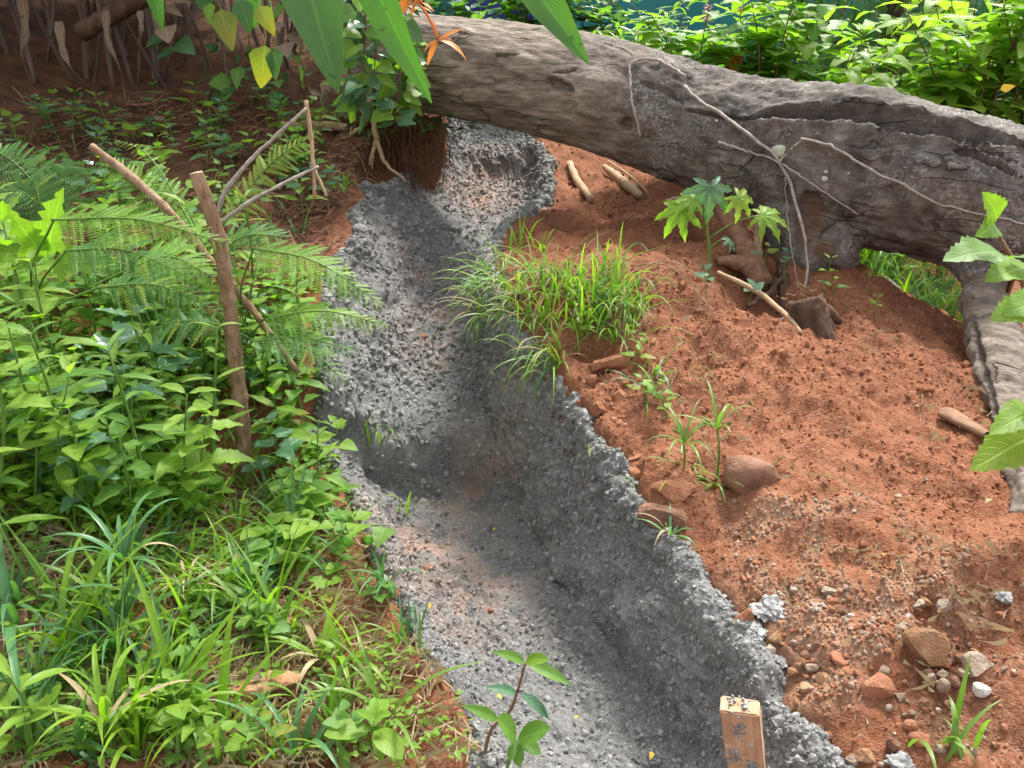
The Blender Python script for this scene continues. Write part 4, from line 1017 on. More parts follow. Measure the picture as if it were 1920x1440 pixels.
def herb(base, h, leaf, mat, ln, nodes=4, opp=2, lean=None, label='', group=None, name='weed', cat='plant', rise=.35, stem_mat='stem', start=.25, r0=None, top=True, yaw0=None, zh=None):
    base = Vector(base); t = empty(name, base, label, cat, group)
    lean = Vector(lean) if lean is not None else Vector((random.uniform(-.25, .25), random.uniform(-.3, .1), 0)) * h
    tip = base + Vector((0, 0, h)) + lean
    mid = base.lerp(tip, .5) + Vector((random.uniform(-.06, .06), random.uniform(-.06, .06), .03)) * h
    s_ = stem_obj(t, base, [base - Vector((0, 0, .01)), mid, tip], r0 or max(.0018, h * .011), max(.0010, h * .004), stem_mat, 9)
    yaw = yaw0 if yaw0 is not None else random.uniform(0, 6.28)
    for k_ in range(nodes):
        f = start + (1 - start) * (k_ + (.5 if not top else 1)) / nodes
        i = min(8, f * 8); j = int(min(7, i)); p = Vector(s_[j] * (1 - (i - j)) + s_[j + 1] * (i - j))
        size = ln * (1.0 - .45 * max(0, f - .55) / .45 * (1 if top else .3)) * random.uniform(.8, 1.1)
        for q in range(opp):
            a = yaw + q * 2 * math.pi / opp + random.uniform(-.25, .25)
            el = rise + random.uniform(-.25, .25) + (.35 if f > .93 else 0)
            dv = Vector((math.cos(a) * math.cos(el), math.sin(a) * math.cos(el), math.sin(el)))
            rm = random.random(); mm = 'leaf_yellow' if rm < .05 and leaf in ('tooth', 'heart', 'ovate') else 'leaf_dry' if rm < .075 and leaf in ('heart', 'ovate') else mat
            put('leaf', L(leaf, mm), t, base, p, dv, (UPV + TOCAM * .5 if zh is None else zh), size)
        yaw += (math.pi / 2 if opp == 2 else 2.4) + random.uniform(-.2, .2)
    return t
def tuft(base, n, ln, wd, mat, label, group=None, spread=.03, tilt=(.05, .55), name='grass_tuft', arcs=(0, 1, 2, 3, 4), lean=0.0, lyaw=0.0):
    base = Vector(base); t = empty(name, base, label, 'grass', group)
    for k_ in range(n):
        a = random.uniform(0, 6.28)
        pos = base + Vector((random.gauss(0, spread), random.gauss(0, spread), -.005))
        mt = mat if isinstance(mat, str) else random.choice(mat)
        yaw = a if random.random() > lean else lyaw + random.gauss(0, .5)
        put_blade(t, base, pos, yaw, random.uniform(*tilt), ln * random.uniform(.55, 1.1), wd * random.uniform(.7, 1.2), mt, random.choice(arcs))
    return t
def sedge(base, h, n, ln, wd, mat, label, group=None, lean=(0, 0), hub=None):
    base = Vector(base); t = empty('umbrella_sedge', base, label, 'sedge', group)
    tip = Vector(hub) if hub is not None else base + Vector((lean[0], lean[1], h))
    stem_obj(t, base, [base - Vector((0, 0, .01)), base.lerp(tip, .5) + Vector((.01, .01, 0)), tip], .004, .0028, 'stem', 8)
    for k_ in range(n):
        put_blade(t, base, tip, k_ * 6.283 / n + random.uniform(-.25, .25), random.uniform(.3, 1.1), ln * random.uniform(.6, 1.15), wd * random.uniform(.8, 1.1), mat if random.random() > .15 else 'straw', random.choice((1, 2, 3, 4)))
    me = BLD_small()
    for k_ in range(7):
        a = random.uniform(0, 6.28); dv = Vector((math.cos(a), math.sin(a), random.uniform(.3, 1)))
        put('floret', me, t, base, tip, dv, UPV, random.uniform(.03, .06))
    return t
_bs = []
def BLD_small():
    if not _bs:
        m = MB(); V, F = tube([(0, 0, 0), (0, .8, 0)], (.015, .012), 4); m.add(V, F); V, F = tube([(0, .7, 0), (0, .85, 0), (0, 1, 0)], (.03, .08, .02), 5); m.add(V, F)
        _bs.append(m.mesh('floret', M['leaf_yellow']))
    return _bs[0]
# fern
PIN = {}
def pinna_mesh(mat, seed):
    n = 12; V = []; F = []; UV = []
    def q(a, b, c, d):
        k_ = len(V); V.extend([a, b, c, d]); F.append((k_, k_ + 1, k_ + 2, k_ + 3)); UV.extend([(.5, .5), (.6, .5), (.6, .6), (.5, .6)])
    for i in range(n):
        s = (i + .5) / n; y = s; drop = -.18 * s * s; z = drop
        l_ = .135 * min(1, .6 + s * 3) * (1 - s) ** .55 + .012; w = .5 / n * .80
        for sg in (-1, 1):
            q((0, y - w * .9, z), (0, y + w * .7, z), (sg * l_ * .9, y + w * 1.5, z - .012 + .004 * sg), (sg * l_, y + w * .3, z - .018)) if sg > 0 else q((0, y + w * .7, z), (0, y - w * .9, z), (sg * l_, y + w * .3, z - .018), (sg * l_ * .9, y + w * 1.5, z - .012))
    k_ = len(V)
    for i in range(9):
        s = i / 8; V += [(-.008, s, -.18 * s * s + .002), (.008, s, -.18 * s * s + .002)]; UV += [(.5, .5), (.5, .5)]
    F += [(k_ + 2 * i, k_ + 2 * i + 1, k_ + 2 * i + 3, k_ + 2 * i + 2) for i in range(8)]
    return npmesh('pinna', V, F, M[mat], True, UV)
def frond(t, base, p0, p1, sag, wid, n, mat, nrm=(0, -.25, 1), bare=.18, lab=None):
    p0, p1, base = Vector(p0), Vector(p1), Vector(base)
    mid = p0.lerp(p1, .5) + Vector((0, 0, sag))
    s_ = spline([tuple(p0), tuple(mid), tuple(p1)], 24)
    V, F = tube(s_, np.linspace(.0035, .0009, 24), 5)
    fr = link('frond', MB().add(V - np.array(base), F).mesh('frond', M['stem']), t)
    if lab: fr['label'] = lab
    if (mat, 0) not in PIN: PIN[(mat, 0)] = pinna_mesh(mat, 0)
    nrm = Vector(nrm)
    for i in range(n):
        f = bare + (1 - bare) * (i + .4) / n; k_ = f * 23; j = min(22, int(k_)); p = Vector(s_[j] * (1 - (k_ - j)) + s_[j + 1] * (k_ - j))
        tg = Vector(s_[j + 1] - s_[j]).normalized(); side = tg.cross(nrm).normalized(); g = (i + .4) / n
        ln = wid * min(1, .55 + g * 2.2) * (1 - g) ** .62 + .012
        for sg in (-1, 1):
            dv = side * sg * .93 + tg * (.32 + .35 * g) - Vector((0, 0, .10)) + Vector((random.uniform(-.12, .12), random.uniform(-.12, .12), random.uniform(-.25, .12)))
            mk = mat if random.random() > .07 else 'fern_yellow'
            if (mk, 0) not in PIN: PIN[(mk, 0)] = pinna_mesh(mk, 0)
            put('pinna', PIN[(mk, 0)], fr, base, p, dv, nrm + Vector((random.uniform(-.3, .3), random.uniform(-.3, .3), 0)), ln * random.uniform(.82, 1.08))
    return fr

# ------------------------------------------------------------------ ferns of the left bank
def fern(root_uv, label, fronds):
    b = G(*root_uv); t = empty('fern', b, label, 'fern', None)
    for (u0, v0, y0), (u1, v1, y1), sag, wid, n, mat, nr in fronds:
        p0 = at(u0, v0, y0)
        stem_obj(t, b, [b, b.lerp(p0, .55) + (p0 - at(u1, v1, y1)).normalized() * .07, p0.lerp(at(u1, v1, y1), .02) + Vector((0, 0, sag * .06))], .004, .0035, 'stem', 10, 5, 'stipe')
        frond(t, b, p0, at(u1, v1, y1), sag, wid, n, mat, nr, .04)
    return t
fern((500, 720), 'bright fern arching over the concrete right of the cut sapling', [
    ((470, 465, 2.62), (722, 575, 2.55), .05, .14, 24, 'fern', (.1, -.45, .9)),
    ((490, 600, 2.50), (730, 612, 2.46), .04, .115, 22, 'fern', (0, -.35, .93)),
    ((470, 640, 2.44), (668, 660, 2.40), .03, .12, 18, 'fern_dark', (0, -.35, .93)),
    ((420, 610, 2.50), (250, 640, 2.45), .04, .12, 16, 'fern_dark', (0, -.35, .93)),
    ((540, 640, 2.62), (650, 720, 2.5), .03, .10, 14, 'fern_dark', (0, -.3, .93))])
fern((345, 520), 'pale yellow green fern behind the bare twigs', [
    ((420, 420, 3.05), (600, 246, 3.15), .05, .11, 20, 'fern_yellow', (-.2, -.7, .6)),
    ((385, 470, 2.95), (190, 300, 3.05), .06, .15, 22, 'fern', (.2, -.6, .7)),
    ((370, 440, 2.95), (215, 262, 3.2), .10, .05, 16, 'fern_yellow', (.2, -.6, .7)),
    ((395, 480, 2.9), (540, 445, 2.85), .04, .15, 16, 'fern_dark', (0, -.5, .8))])
fern((100, 640), 'bright low fern frond lit from behind at the left', [
    ((95, 412, 2.32), (432, 458, 2.28), .035, .11, 26, 'fern', (0, -.62, .78)),
    ((120, 470, 2.35), (360, 520, 2.3), .04, .12, 20, 'fern_dark', (0, -.5, .8)),
    ((180, 540, 2.4), (420, 590, 2.4), .05, .11, 20, 'fern_dark', (0, -.5, .8)),
    ((250, 500, 2.6), (400, 520, 2.6), .05, .16, 18, 'fern', (0, -.5, .8))])
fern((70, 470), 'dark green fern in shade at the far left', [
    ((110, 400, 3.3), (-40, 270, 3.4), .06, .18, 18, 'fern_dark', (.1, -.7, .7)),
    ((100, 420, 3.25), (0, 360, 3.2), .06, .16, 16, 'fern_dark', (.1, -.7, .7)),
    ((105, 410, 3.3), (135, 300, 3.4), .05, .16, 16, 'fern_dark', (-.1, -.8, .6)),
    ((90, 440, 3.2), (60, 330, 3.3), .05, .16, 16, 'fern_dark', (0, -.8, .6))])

# ------------------------------------------------------------------ named plants of the left bank
# tall plant with lobed bright leaves
b = G(120, 770); t = herb(b, .62, 'lobed', 'leaf_bright', .20, 3, 3, Vector((-.05, -.03, 0)), 'tall weed with thick green stem and bright lobed leaves at left', None, 'tall_weed', 'plant', .45, 'stem', .62, .011)
for (u0, v0, u1, v1, s) in [(92, 480, 110, 365, .20), (95, 480, -30, 470, .18), (90, 490, 20, 400, .17), (95, 500, 190, 480, .15), (100, 560, 0, 560, .2)]:
    p = at(u0, v0, b.y); q = at(u1, v1, b.y - .08); put('leaf', L('lobed', 'leaf_bright'), t, b, p, q - p, Vector((.1, -.8, .6)), (q - p).length * 1.1)
# plants with explicit bases: (u, v) base, height, leaf, mat, length, nodes, opposite
for (u, v, h, lf, mt, ln, nd, op, lab) in [
    (245, 870, .42, 'tooth', 'leaf_blue', .15, 4, 2, 'bluish weed with large toothed leaves left of the cut sapling'),
    (160, 830, .34, 'tooth', 'leaf_mid', .14, 4, 2, 'mid green weed with toothed leaves below the tall weed stem'),
    (350, 760, .45, 'tooth', 'leaf_mid', .15, 4, 2, 'leafy toothed weed directly left of the cut sapling'),
    (60, 700, .42, 'tooth', 'leaf_mid', .16, 4, 2, 'broad toothed weed behind the tall weed at the left edge'),
    (210, 640, .40, 'tooth', 'leaf_mid', .15, 4, 2, 'toothed weed under the bright low fern frond'),
    (300, 690, .40, 'heart', 'leaf_dark', .14, 4, 2, 'dark heart-leaved weed behind the bluish weed'),
    (80, 1140, .50, 'lance', 'leaf_bright', .19, 4, 2, 'tall herb with narrow pale lance leaves at the left'),
    (20, 1020, .34, 'lance', 'leaf_mid', .18, 3, 2, 'narrow leaved herb cut by the left picture edge'),
    (110, 1420, .40, 'lance', 'leaf_bright', .13, 5, 1, 'slim herb with alternate pale leaves at lower left'),
    (190, 700, .44, 'long', 'leaf_mid', .14, 5, 2, 'upright herb with long pointed leaves in the weed thicket'),
    (240, 480, .40, 'ovate', 'leaf_bright', .11, 3, 2, 'bright three-leaved seedling in front of the leaning stick'),
    (700, 1420, .10, 'ellip', 'leaf_bright', .115, 2, 3, 'low plant with broad ribbed leaves at the channel edge'),
    (30, 1440, .16, 'ellip', 'leaf_bright', .13, 3, 2, 'broad leaved seedling in the lower left corner'),
    (545, 760, .22, 'lobed', 'leaf_blue', .09, 3, 2, 'small bluish weed on the bank right of the cut sapling'),
    (620, 880, .20, 'heart', 'leaf_bright', .10, 3, 2, 'heart leaved weed hanging at the channel edge near the step')]:
    b = G(u, v); herb(b, h, lf, mt, ln, nd, op, None, lab, None, 'weed', 'plant', .3)
for (u, v, n, ln, wd, mt, lab) in [
    (130, 1250, 8, .42, .024, 'grass_bright', 'broad bladed bright grass left of the tall umbrella sedge'),
    (330, 1350, 9, .40, .022, 'grass_bright', 'broad arching grass in the middle of the lower left bank'),
    (520, 1210, 7, .36, .020, 'grass', 'broad grass with long arching blades above the tan slab'),
    (30, 1200, 8, .44, .024, 'grass_blue', 'broad bluish grass at the left edge of the lower bank'),
    (640, 1250, 8, .30, .018, 'grass_bright', 'broad bright grass near the channel right of the tan slab'),
    (230, 1180, 7, .34, .022, 'grass', 'broad grass behind the tall umbrella sedge'),
    (420, 1380, 8, .36, .022, 'grass_bright', 'broad bright grass just under the left end of the tan slab'),
    (560, 1440, 8, .30, .020, 'grass_blue', 'broad bluish grass at the bottom edge below the tan slab')]:
    tuft(G(u, v), n, ln, wd, mt, lab, None, .015, (.1, .6), arcs=(1, 2, 3, 4))
for (u, v, h, lf, mt, ln, nd, op, lab) in [
    (40, 880, .50, 'tooth', 'leaf_bright', .22, 4, 2, 'large bright toothed weed at the left edge beside the tall weed'),
    (170, 960, .36, 'lance', 'leaf_bright', .22, 3, 2, 'herb with long narrow leaves in front of the bluish weed'),
    (300, 820, .44, 'lobed', 'leaf_blue', .20, 3, 2, 'bluish weed with ragged lobed leaves near the sapling'),
    (530, 880, .30, 'long', 'leaf_bright', .17, 4, 2, 'bright long-leaved weed between sapling and channel'),
    (90, 600, .42, 'tooth', 'leaf_bright', .20, 4, 2, 'bright toothed weed behind the lobed tall weed'),
    (580, 800, .26, 'long', 'leaf_mid', .16, 4, 2, 'long-leaved weed overhanging the channel beside the step')]:
    herb(G(u, v), h, lf, mt, ln, nd, op, None, lab, None, 'weed', 'plant', .3)
# lantern-fruit plant leaning to the channel
def lantern_mesh():
    V = []; F = []; n = 8; m_ = 7
    for i in range(m_ + 1):
        s = i / m_; r_ = .5 * math.sin(math.pi * min(1, s * .92 + .04)) ** .8
        for j in range(n): a = 2 * math.pi * j / n; rr = r_ * (1 + .13 * math.cos(4 * a)); V.append((rr * math.cos(a), rr * math.sin(a), -s * 1.25))
    for i in range(m_):
        for j in range(n): a = i * n + j; b_ = i * n + (j + 1) % n; F.append((a, b_, b_ + n, a + n))
    return npmesh('lantern_fruit', V, F, M['fruit'], True, [(.5, .5)] * len(V))
LANT = lantern_mesh()
def lantern_plant(u, v, ends, label, fruits):
    b = G(u, v); t = empty('lantern_weed', b, label, 'plant')
    for (ue, ve, ye) in ends:
        e = at(ue, ve, ye); s_ = stem_obj(t, b, [b, b.lerp(e, .5) + Vector((0, 0, .06)), e], .0045, .002, 'stem', 14)
        for i in range(3, 14):
            p = Vector(s_[i])
            for sg in (-1, 1):
                a = random.uniform(-.5, .5) + (0 if sg > 0 else math.pi) + 1.2
                dv = Vector((math.cos(a), math.sin(a), random.uniform(-.1, .35)))
                if random.random() < .8: put('leaf', L('heart', random.choice(('leaf_bright', 'leaf_mid', 'leaf_bright'))), t, b, p, dv, UPV + TOCAM * .6, random.uniform(.07, .12))
    for (uf, vf, yf, w) in fruits:
        p = at(uf, vf, yf); o = link('lantern_fruit', LANT, t); s = w / FPX * yf; o.matrix_local = Matrix.Translation(p - b) @ Matrix.Rotation(random.uniform(-.4, .4), 4, 'X') @ Matrix.Diagonal((s, s, s, 1))
lantern_plant(420, 1060, [(730, 985, 2.15), (560, 990, 2.2), (640, 1060, 2.1)], 'weed with green lantern fruits leaning over the channel edge', [(560, 1015, 2.1, 26), (650, 1005, 2.1, 26), (690, 1005, 2.1, 22), (590, 1045, 2.08, 20), (640, 965, 2.15, 20)])
lantern_plant(300, 980, [(180, 930, 2.1), (290, 900, 2.15), (400, 930, 2.2)], 'weed with green lantern fruits in the middle of the left bank', [(290, 915, 2.1, 24), (35, 925, 2.1, 26), (370, 940, 2.15, 20)])
# sedges
sedge(G(195, 1330), .4, 11, .26, .017, 'grass_blue', 'tall umbrella sedge with spreading leaves, uppermost in the grass', None, hub=at(232, 1055, 1.72))
sedge(G(195, 1440), .3, 11, .24, .017, 'grass_bright', 'umbrella sedge with bright leaves at the bottom left', None, hub=at(195, 1360, 1.38))
sedge(G(345, 1200), .2, 9, .16, .010, 'straw', 'withered umbrella sedge with drooping yellow leaves', None, hub=at(352, 1105, 1.85))
sedge(G(590, 1330), .2, 9, .20, .016, 'grass_bright', 'umbrella sedge right of the tan slab', None, hub=at(600, 1235, 1.72))
sedge(G(1275, 905), .2, 12, .17, .010, 'grass', 'bright umbrella sedge above the flat-topped rim rock', None, hub=at(1282, 832, G(1275, 905).y))
sedge(G(1342, 905), .2, 9, .17, .010, 'grass', 'drooping umbrella sedge beside the large rounded rock', None, hub=at(1345, 806, G(1342, 905).y))
sedge(G(1255, 1020), .2, 8, .15, .010, 'grass_blue', 'small sedge in front of the pointed rim rock', None, hub=at(1256, 1010, G(1255, 1020).y))
for (u, v, lab) in [(1275, 908, 'short drooping leaves at the foot of the bright rim sedge'), (1344, 908, 'short drooping leaves at the foot of the sedge by the rounded rock'), (1288, 880, 'low grass between the two rim sedges')]:
    tuft(G(u, v), 9, .14, .010, ['grass', 'grass_bright'], lab, None, .012, (.5, 1.1), arcs=(2, 3, 4, 5))
# individual grass tufts
for (u, v, n, ln, wd, mt, lab) in [
    (745, 960, 5, .17, .014, 'grass_bright', 'few bright grass blades growing out of the channel step'),
    (470, 930, 9, .34, .018, 'grass_bright', 'long arching grass at the foot of the cut sapling'),
    (330, 930, 8, .26, .020, 'grass_bright', 'bright arching grass left of the cut sapling foot'),
    (270, 1430, 14, .30, .017, 'grass_bright', 'tall bright grass in the lower left foreground'),
    (430, 1440, 12, .24, .014, 'grass', 'grass below the tan slab'),
    (170, 1010, 9, .24, .020, 'grass_bright', 'wide bladed grass between the lantern weeds at left'),
    (60, 1330, 12, .34, .020, 'grass_blue', 'bluish grass with long arching blades at lower left'),
    (620, 1350, 14, .22, .017, 'grass', 'grass at the channel edge beside the tan slab'),
    (700, 1120, 10, .22, .014, 'grass_blue', 'grass leaning over the channel edge mid left'),
    (755, 1230, 10, .15, .011, 'grass', 'short grass on the channel edge below the mid left tuft'),
    (770, 1200, 8, .13, .010, 'grass_blue', 'fine grass overhanging the concrete at the left edge'),
    (610, 560, 6, .22, .014, 'grass_bright', 'arching grass at the channel edge behind the fern'),
    (1800, 1420, 9, .17, .013, 'grass', 'grass shoot at the lower right corner'),
    (1148, 850, 7, .06, .005, 'grass_bright', 'tiny grass sprout at the rim below the stone pile'),
    (1185, 920, 4, .09, .006, 'grass', 'thin grass sprout at the concrete rim by the small stones'),
    (970, 470, 9, .20, .014, 'grass_bright', 'bright upright grass shoots behind the grass mound'),
    (1020, 480, 6, .22, .014, 'grass_bright', 'bright grass shoots left of the soil hollow above the mound'),
    (645, 360, 10, .20, .012, 'grass', 'grass hanging on the left bank under the pale roots'),
    (690, 830, 9, .2, .012, 'grass', 'grass on the channel edge beside the step')]:
    tuft(G(u, v), n, ln, wd, mt, lab)

# grass mound right of the channel
r3 = random.Random(3)
clumps = [(905, 560), (930, 540), (960, 555), (990, 560), (1020, 540), (1045, 575), (975, 590), (1010, 620), (1060, 540), (1090, 560), (1120, 560), (1150, 570), (1170, 590), (1130, 610), (1100, 590), (1020, 660), (1040, 690), (1160, 640), (940, 510), (1000, 510), (1080, 620), (1140, 520), (920, 600)]
for u, v in clumps:
    edge = u < 1005 or v > 640
    tuft(G(u, v), 24, .30, .008, ['grass', 'grass', 'grass_blue', 'grass', 'straw', 'grass_bright'], 'drooping grass tuft on the earth mound, %s' % near(u, v, 'mound'), 'grass tufts on the earth mound', .035, (.3, 1.25) if edge else (.05, .9), arcs=(2, 3, 4, 5) if edge else (1, 2, 3, 4), lean=.7, lyaw=2.36 if edge else math.pi)
for u, v in [(1195, 590), (1215, 700), (1210, 745), (1195, 540)]:
    tuft(G(u, v), 9, .24, .009, ['grass_blue', 'grass'], 'trailing grass tuft on the right bank %s' % near(u, v, 'soil'), 'trailing grass right of the slab', .02, (.4, 1.0), arcs=(3, 4, 5), lean=.6, lyaw=math.pi)
for u, v, h in [(1085, 655, .12), (1115, 600, .10), (1190, 700, .10), (1225, 770, .12), (1205, 760, .09), (1240, 800, .10), (1195, 670, .1)]:
    herb(G(u, v), h, 'ovate', 'leaf_bright', .065, 3, 2, None, 'little green weed on the right bank rim %s' % near(u, v, 'soil'), 'little weeds by the rim stones', 'weed', 'plant', .3)
# long seed stalks over the soil
for rows, lab in [([(1165, 520), (1250, 520), (1340, 555)], 'upper'), ([(1175, 500), (1260, 545), (1345, 605)], 'lower')]:
    p0 = G(*rows[0]); p2 = G(*rows[2]); p1 = p0.lerp(p2, .5) + Vector((0, 0, .10))
    stick('seed_stalk', [p0, p1, p2 + Vector((0, 0, .02))], (.003, .0025, .002), M['straw'], 'thin dry seed stalk arching over the red soil, %s of two' % lab, 'grass', 5, 16)

# ------------------------------------------------------------------ papaya seedling and others near the log
def palmate_mesh(mat):
    m = MB()
    for a, l_ in ((-2.3, .55), (-1.5, .8), (-.75, .95), (0, 1.0), (.75, .95), (1.5, .8), (2.3, .55)):
        me = leaf_mesh('x', M[mat], .17, o_tooth(o_lance, 3, .45), 12, .9, .2, .15, .0, 1)
        V = np.array([v.co[:] for v in me.vertices]); F = [tuple(p.vertices) for p in me.polygons]
        uv = np.c_[V[:, 0] / .44 + .5, V[:, 1]]
        V *= l_; c, s = math.cos(a), math.sin(a); V = np.c_[V[:, 0] * c + V[:, 1] * s, -V[:, 0] * s + V[:, 1] * c, V[:, 2]]
        m.add(V, F, uv); bpy.data.meshes.remove(me)
    return m.mesh('leaf', M[mat])
PALM = {k_: palmate_mesh(k_) for k_ in ('leaf_bright', 'leaf_pale', 'leaf_blue')}
b = G(1328, 530, 6); t = empty('papaya_seedling', b, 'young papaya plant with lobed bright leaves under the log', 'plant')
top = at(1320, 395, b.y)
stem_obj(t, b, [b, b.lerp(top, .5) + Vector((.012, 0, 0)), top], .0075, .005, 'stem', 10)
for (u, v, s, mt, uo, vo) in [(1278, 392, .14, 'leaf_bright', 1320, 430), (1330, 352, .15, 'leaf_blue', 1320, 395), (1384, 370, .11, 'leaf_pale', 1322, 405), (1430, 402, .14, 'leaf_bright', 1324, 450), (1366, 448, .07, 'leaf_blue', 1325, 475), (1300, 372, .10, 'leaf_pale', 1320, 405)]:
    p0 = at(uo, vo, b.y); p1 = at(u, v, b.y - .03); stem_obj(t, b, [p0, p0.lerp(p1, .5) + Vector((0, 0, .02)), p1], .0035, .0025, 'stem', 6, 5, 'stalk')
    dv = (p1 - p0); dv.z = min(dv.z, 0) - random.uniform(.02, .12); put('leaf', PALM[mt], t, b, p1, dv, Vector((random.uniform(-.4, .4), random.uniform(-.8, -.1), .8)), s)
for (u, v, h, lf, mt, ln, lab) in [(1325, 560, .10, 'heart', 'leaf_blue', .09, 'tiny pale round-leaved seedling below the papaya seedling'), (1405, 570, .06, 'heart', 'leaf_blue', .09, 'single pale leaf lying beside the thin brown stick'),
                                   (1430, 510, .1, 'heart', 'leaf_blue', .08, 'pale seedling beside the sapling stem under the log'), (1470, 520, .1, 'heart', 'leaf_blue', .08, 'pale round leaves beside the dark stump'),
                                   (1545, 560, .16, 'ovate', 'leaf_bright', .07, 'yellow green weed on top of the dark stump'), (1620, 560, .14, 'ovate', 'leaf_bright', .09, 'bright weed on the soil ridge right of the stump'),
                                   (1640, 600, .08, 'ovate', 'leaf_bright', .06, 'tiny bright weed below the soil ridge weed'), (1810, 640, .05, 'ovate', 'leaf_bright', .05, 'tiny bright sprout near the propping limb'),
                                   (1560, 570, .10, 'ovate', 'leaf_mid', .07, 'small weed at the foot of the dark stump')]:
    herb(G(u, v), h, lf, mt, ln, 2, 2, None, lab, None, 'weed', 'plant', .4)

# sapling in the channel foreground
b = G(905, 1438); t = empty('sapling', b, 'young plant with pointed leaves standing over the channel at the bottom', 'plant')
pts = [at(920, 1370, 1.42), at(955, 1335, 1.42), at(972, 1290, 1.42), at(985, 1243, 1.42)]
stem_obj(t, b, [b] + pts, .0045, .0025, 'stem_red', 16, 7)
for (u0, v0, u1, v1, mt, lf) in [(985, 1243, 1082, 1278, 'leaf_mid', 'long'), (985, 1243, 1010, 1225, 'leaf_bright', 'ellip'), (985, 1243, 935, 1215, 'leaf_mid', 'long'), (975, 1298, 1048, 1348, 'leaf_blue', 'long'), (970, 1300, 920, 1282, 'leaf_blue', 'long'), (935, 1352, 880, 1318, 'leaf_mid', 'long')]:
    p = at(u0, v0, 1.42); q = at(u1, v1, 1.38); put('leaf', L(lf, mt), t, b, p, q - p, Vector((.1, -.5, .8)), ((q - p).length * .8, (q - p).length * .95, (q - p).length))
b = G(945, 1460); t = empty('sapling', b, 'small broad-leaved seedling at the bottom of the channel', 'plant'); p = at(968, 1388, 1.36)
stem_obj(t, b, [b, b.lerp(p, .6), p], .004, .003, 'stem', 6)
for (u1, v1) in [(1026, 1362), (955, 1425), (1010, 1400), (940, 1345), (975, 1440)]:
    q = at(u1, v1, 1.32); put('leaf', L('ellip', 'leaf_mid'), t, b, p, q - p, Vector((.1, -.4, .9)), (q - p).length)
# plant at the right edge, near the camera
b = G(1935, 1200); t = empty('edge_shrub', b, 'shrub with large toothed leaves reaching in at the right edge', 'shrub')
stem_obj(t, b, [b, at(1935, 820, 1.75), at(1925, 560, 1.8), at(1855, 410, 1.85)], .009, .004, 'stem_red', 20)
for (u0, v0, u1, v1, s, mt, nr) in [(1885, 480, 1768, 470, 1.0, 'leaf_mid', (.2, -.3, .9)), (1862, 420, 1868, 362, 1.0, 'leaf_bright', (.1, -.95, .2)), (1862, 420, 1850, 435, 1.0, 'leaf_bright', (.1, -.9, .4)), (1940, 500, 1840, 528, 1.0, 'leaf_bright', (.1, -.3, .9)), (1950, 580, 1850, 600, 1.0, 'leaf_bright', (0, -.5, .8)), (1960, 570, 1890, 570, 1, 'leaf_bright', (0, -.5, .8)),
                                    (1960, 775, 1860, 790, 1.0, 'leaf_bright', (.1, -.3, .9)), (1965, 800, 1806, 888, 1.0, 'leaf_bright', (.2, -.5, .8)), (1990, 790, 1930, 740, 1, 'leaf_mid', (0, -.6, .8)), (1890, 490, 1960, 470, 1, 'leaf_mid', (0, -.5, .8))]:
    p = at(u0, v0, 1.8); q = at(u1, v1, 1.7); put('leaf', L('tooth', mt), t, b, p, q - p, Vector(nr), (q - p).length * .92 * s)

# ------------------------------------------------------------------ filling weeds of the left bank (one could not tell these apart)
def spots(n, fn, seed):
    r_ = random.Random(seed); out = []
    while len(out) < n:
        u, v = fn(r_)
        if seed in (21, 26, 41) and 395 < u < 530 and 790 < v < 1010: continue
        p = G(u, v); l0, r0_ = edges(p.y)
        if l0 - .01 < p.x < r0_ + .02: continue
        out.append((p, u, v))
    return out
for p, u, v in spots(95, lambda r_: (r_.uniform(-20, 650), r_.uniform(560, 1010)), 21):
    lf, mt = random.choice(('tooth', 'heart', 'ovate', 'lance', 'long', 'tooth')), random.choice(('leaf_mid', 'leaf_mid', 'leaf_bright', 'leaf_bright', 'leaf_pale', 'leaf_blue'))
    herb(p, random.uniform(.16, .40), lf, mt, random.uniform(.07, .15), 5, 2, None, '%s %s thicket weed %s' % (TINT[mt], FORM[lf], near(u, v, 'bank')), 'thicket weeds of the left bank', 'weed', 'plant', .25)
for p, u, v in spots(105, lambda r_: (r_.uniform(-20, 620), r_.triangular(200, 540, 280)), 22):
    lf, mt = random.choice(('heart', 'ovate', 'heart')), random.choice(('leaf_dark', 'leaf_blue', 'leaf_mid', 'leaf_mid', 'leaf_bright'))
    herb(p, random.uniform(.10, .24), lf, mt, random.uniform(.09, .16), 3, 2, None, 'small %s %s weed %s' % (TINT[mt], FORM[lf], near(u, v, 'bank')), 'weeds of the shaded upper bank', 'weed', 'plant', .3)
for p, u, v in spots(60, lambda r_: (r_.triangular(-20, 820, 250), r_.uniform(950, 1440)), 23):
    lf, mt = random.choice(('ovate', 'heart', 'lance')), random.choice(('leaf_mid', 'leaf_bright'))
    herb(p, random.uniform(.05, .16), lf, mt, random.uniform(.05, .10), 3, 2, None, 'little %s %s weed %s' % (TINT[mt], FORM[lf], near(u, v, 'bank')), 'little weeds of the lower left bank', 'weed', 'plant', .25)
for p, u, v in spots(85, lambda r_: (r_.triangular(-40, 790, 300), r_.uniform(900, 1440)), 24):
    if 330 < u < 600 and 1240 < v < 1425: continue
    mt = random.choice(('grass', 'grass_bright', 'grass_blue')); ln = random.uniform(.16, .36)
    tuft(p, random.randint(6, 11), ln, random.uniform(.009, .018), mt, '%s %s arching grass tuft %s' % ('long' if ln > .26 else 'short', TINT[mt], near(u, v, 'bank')), 'grass tufts of the lower left bank', .012, (.1, .7))
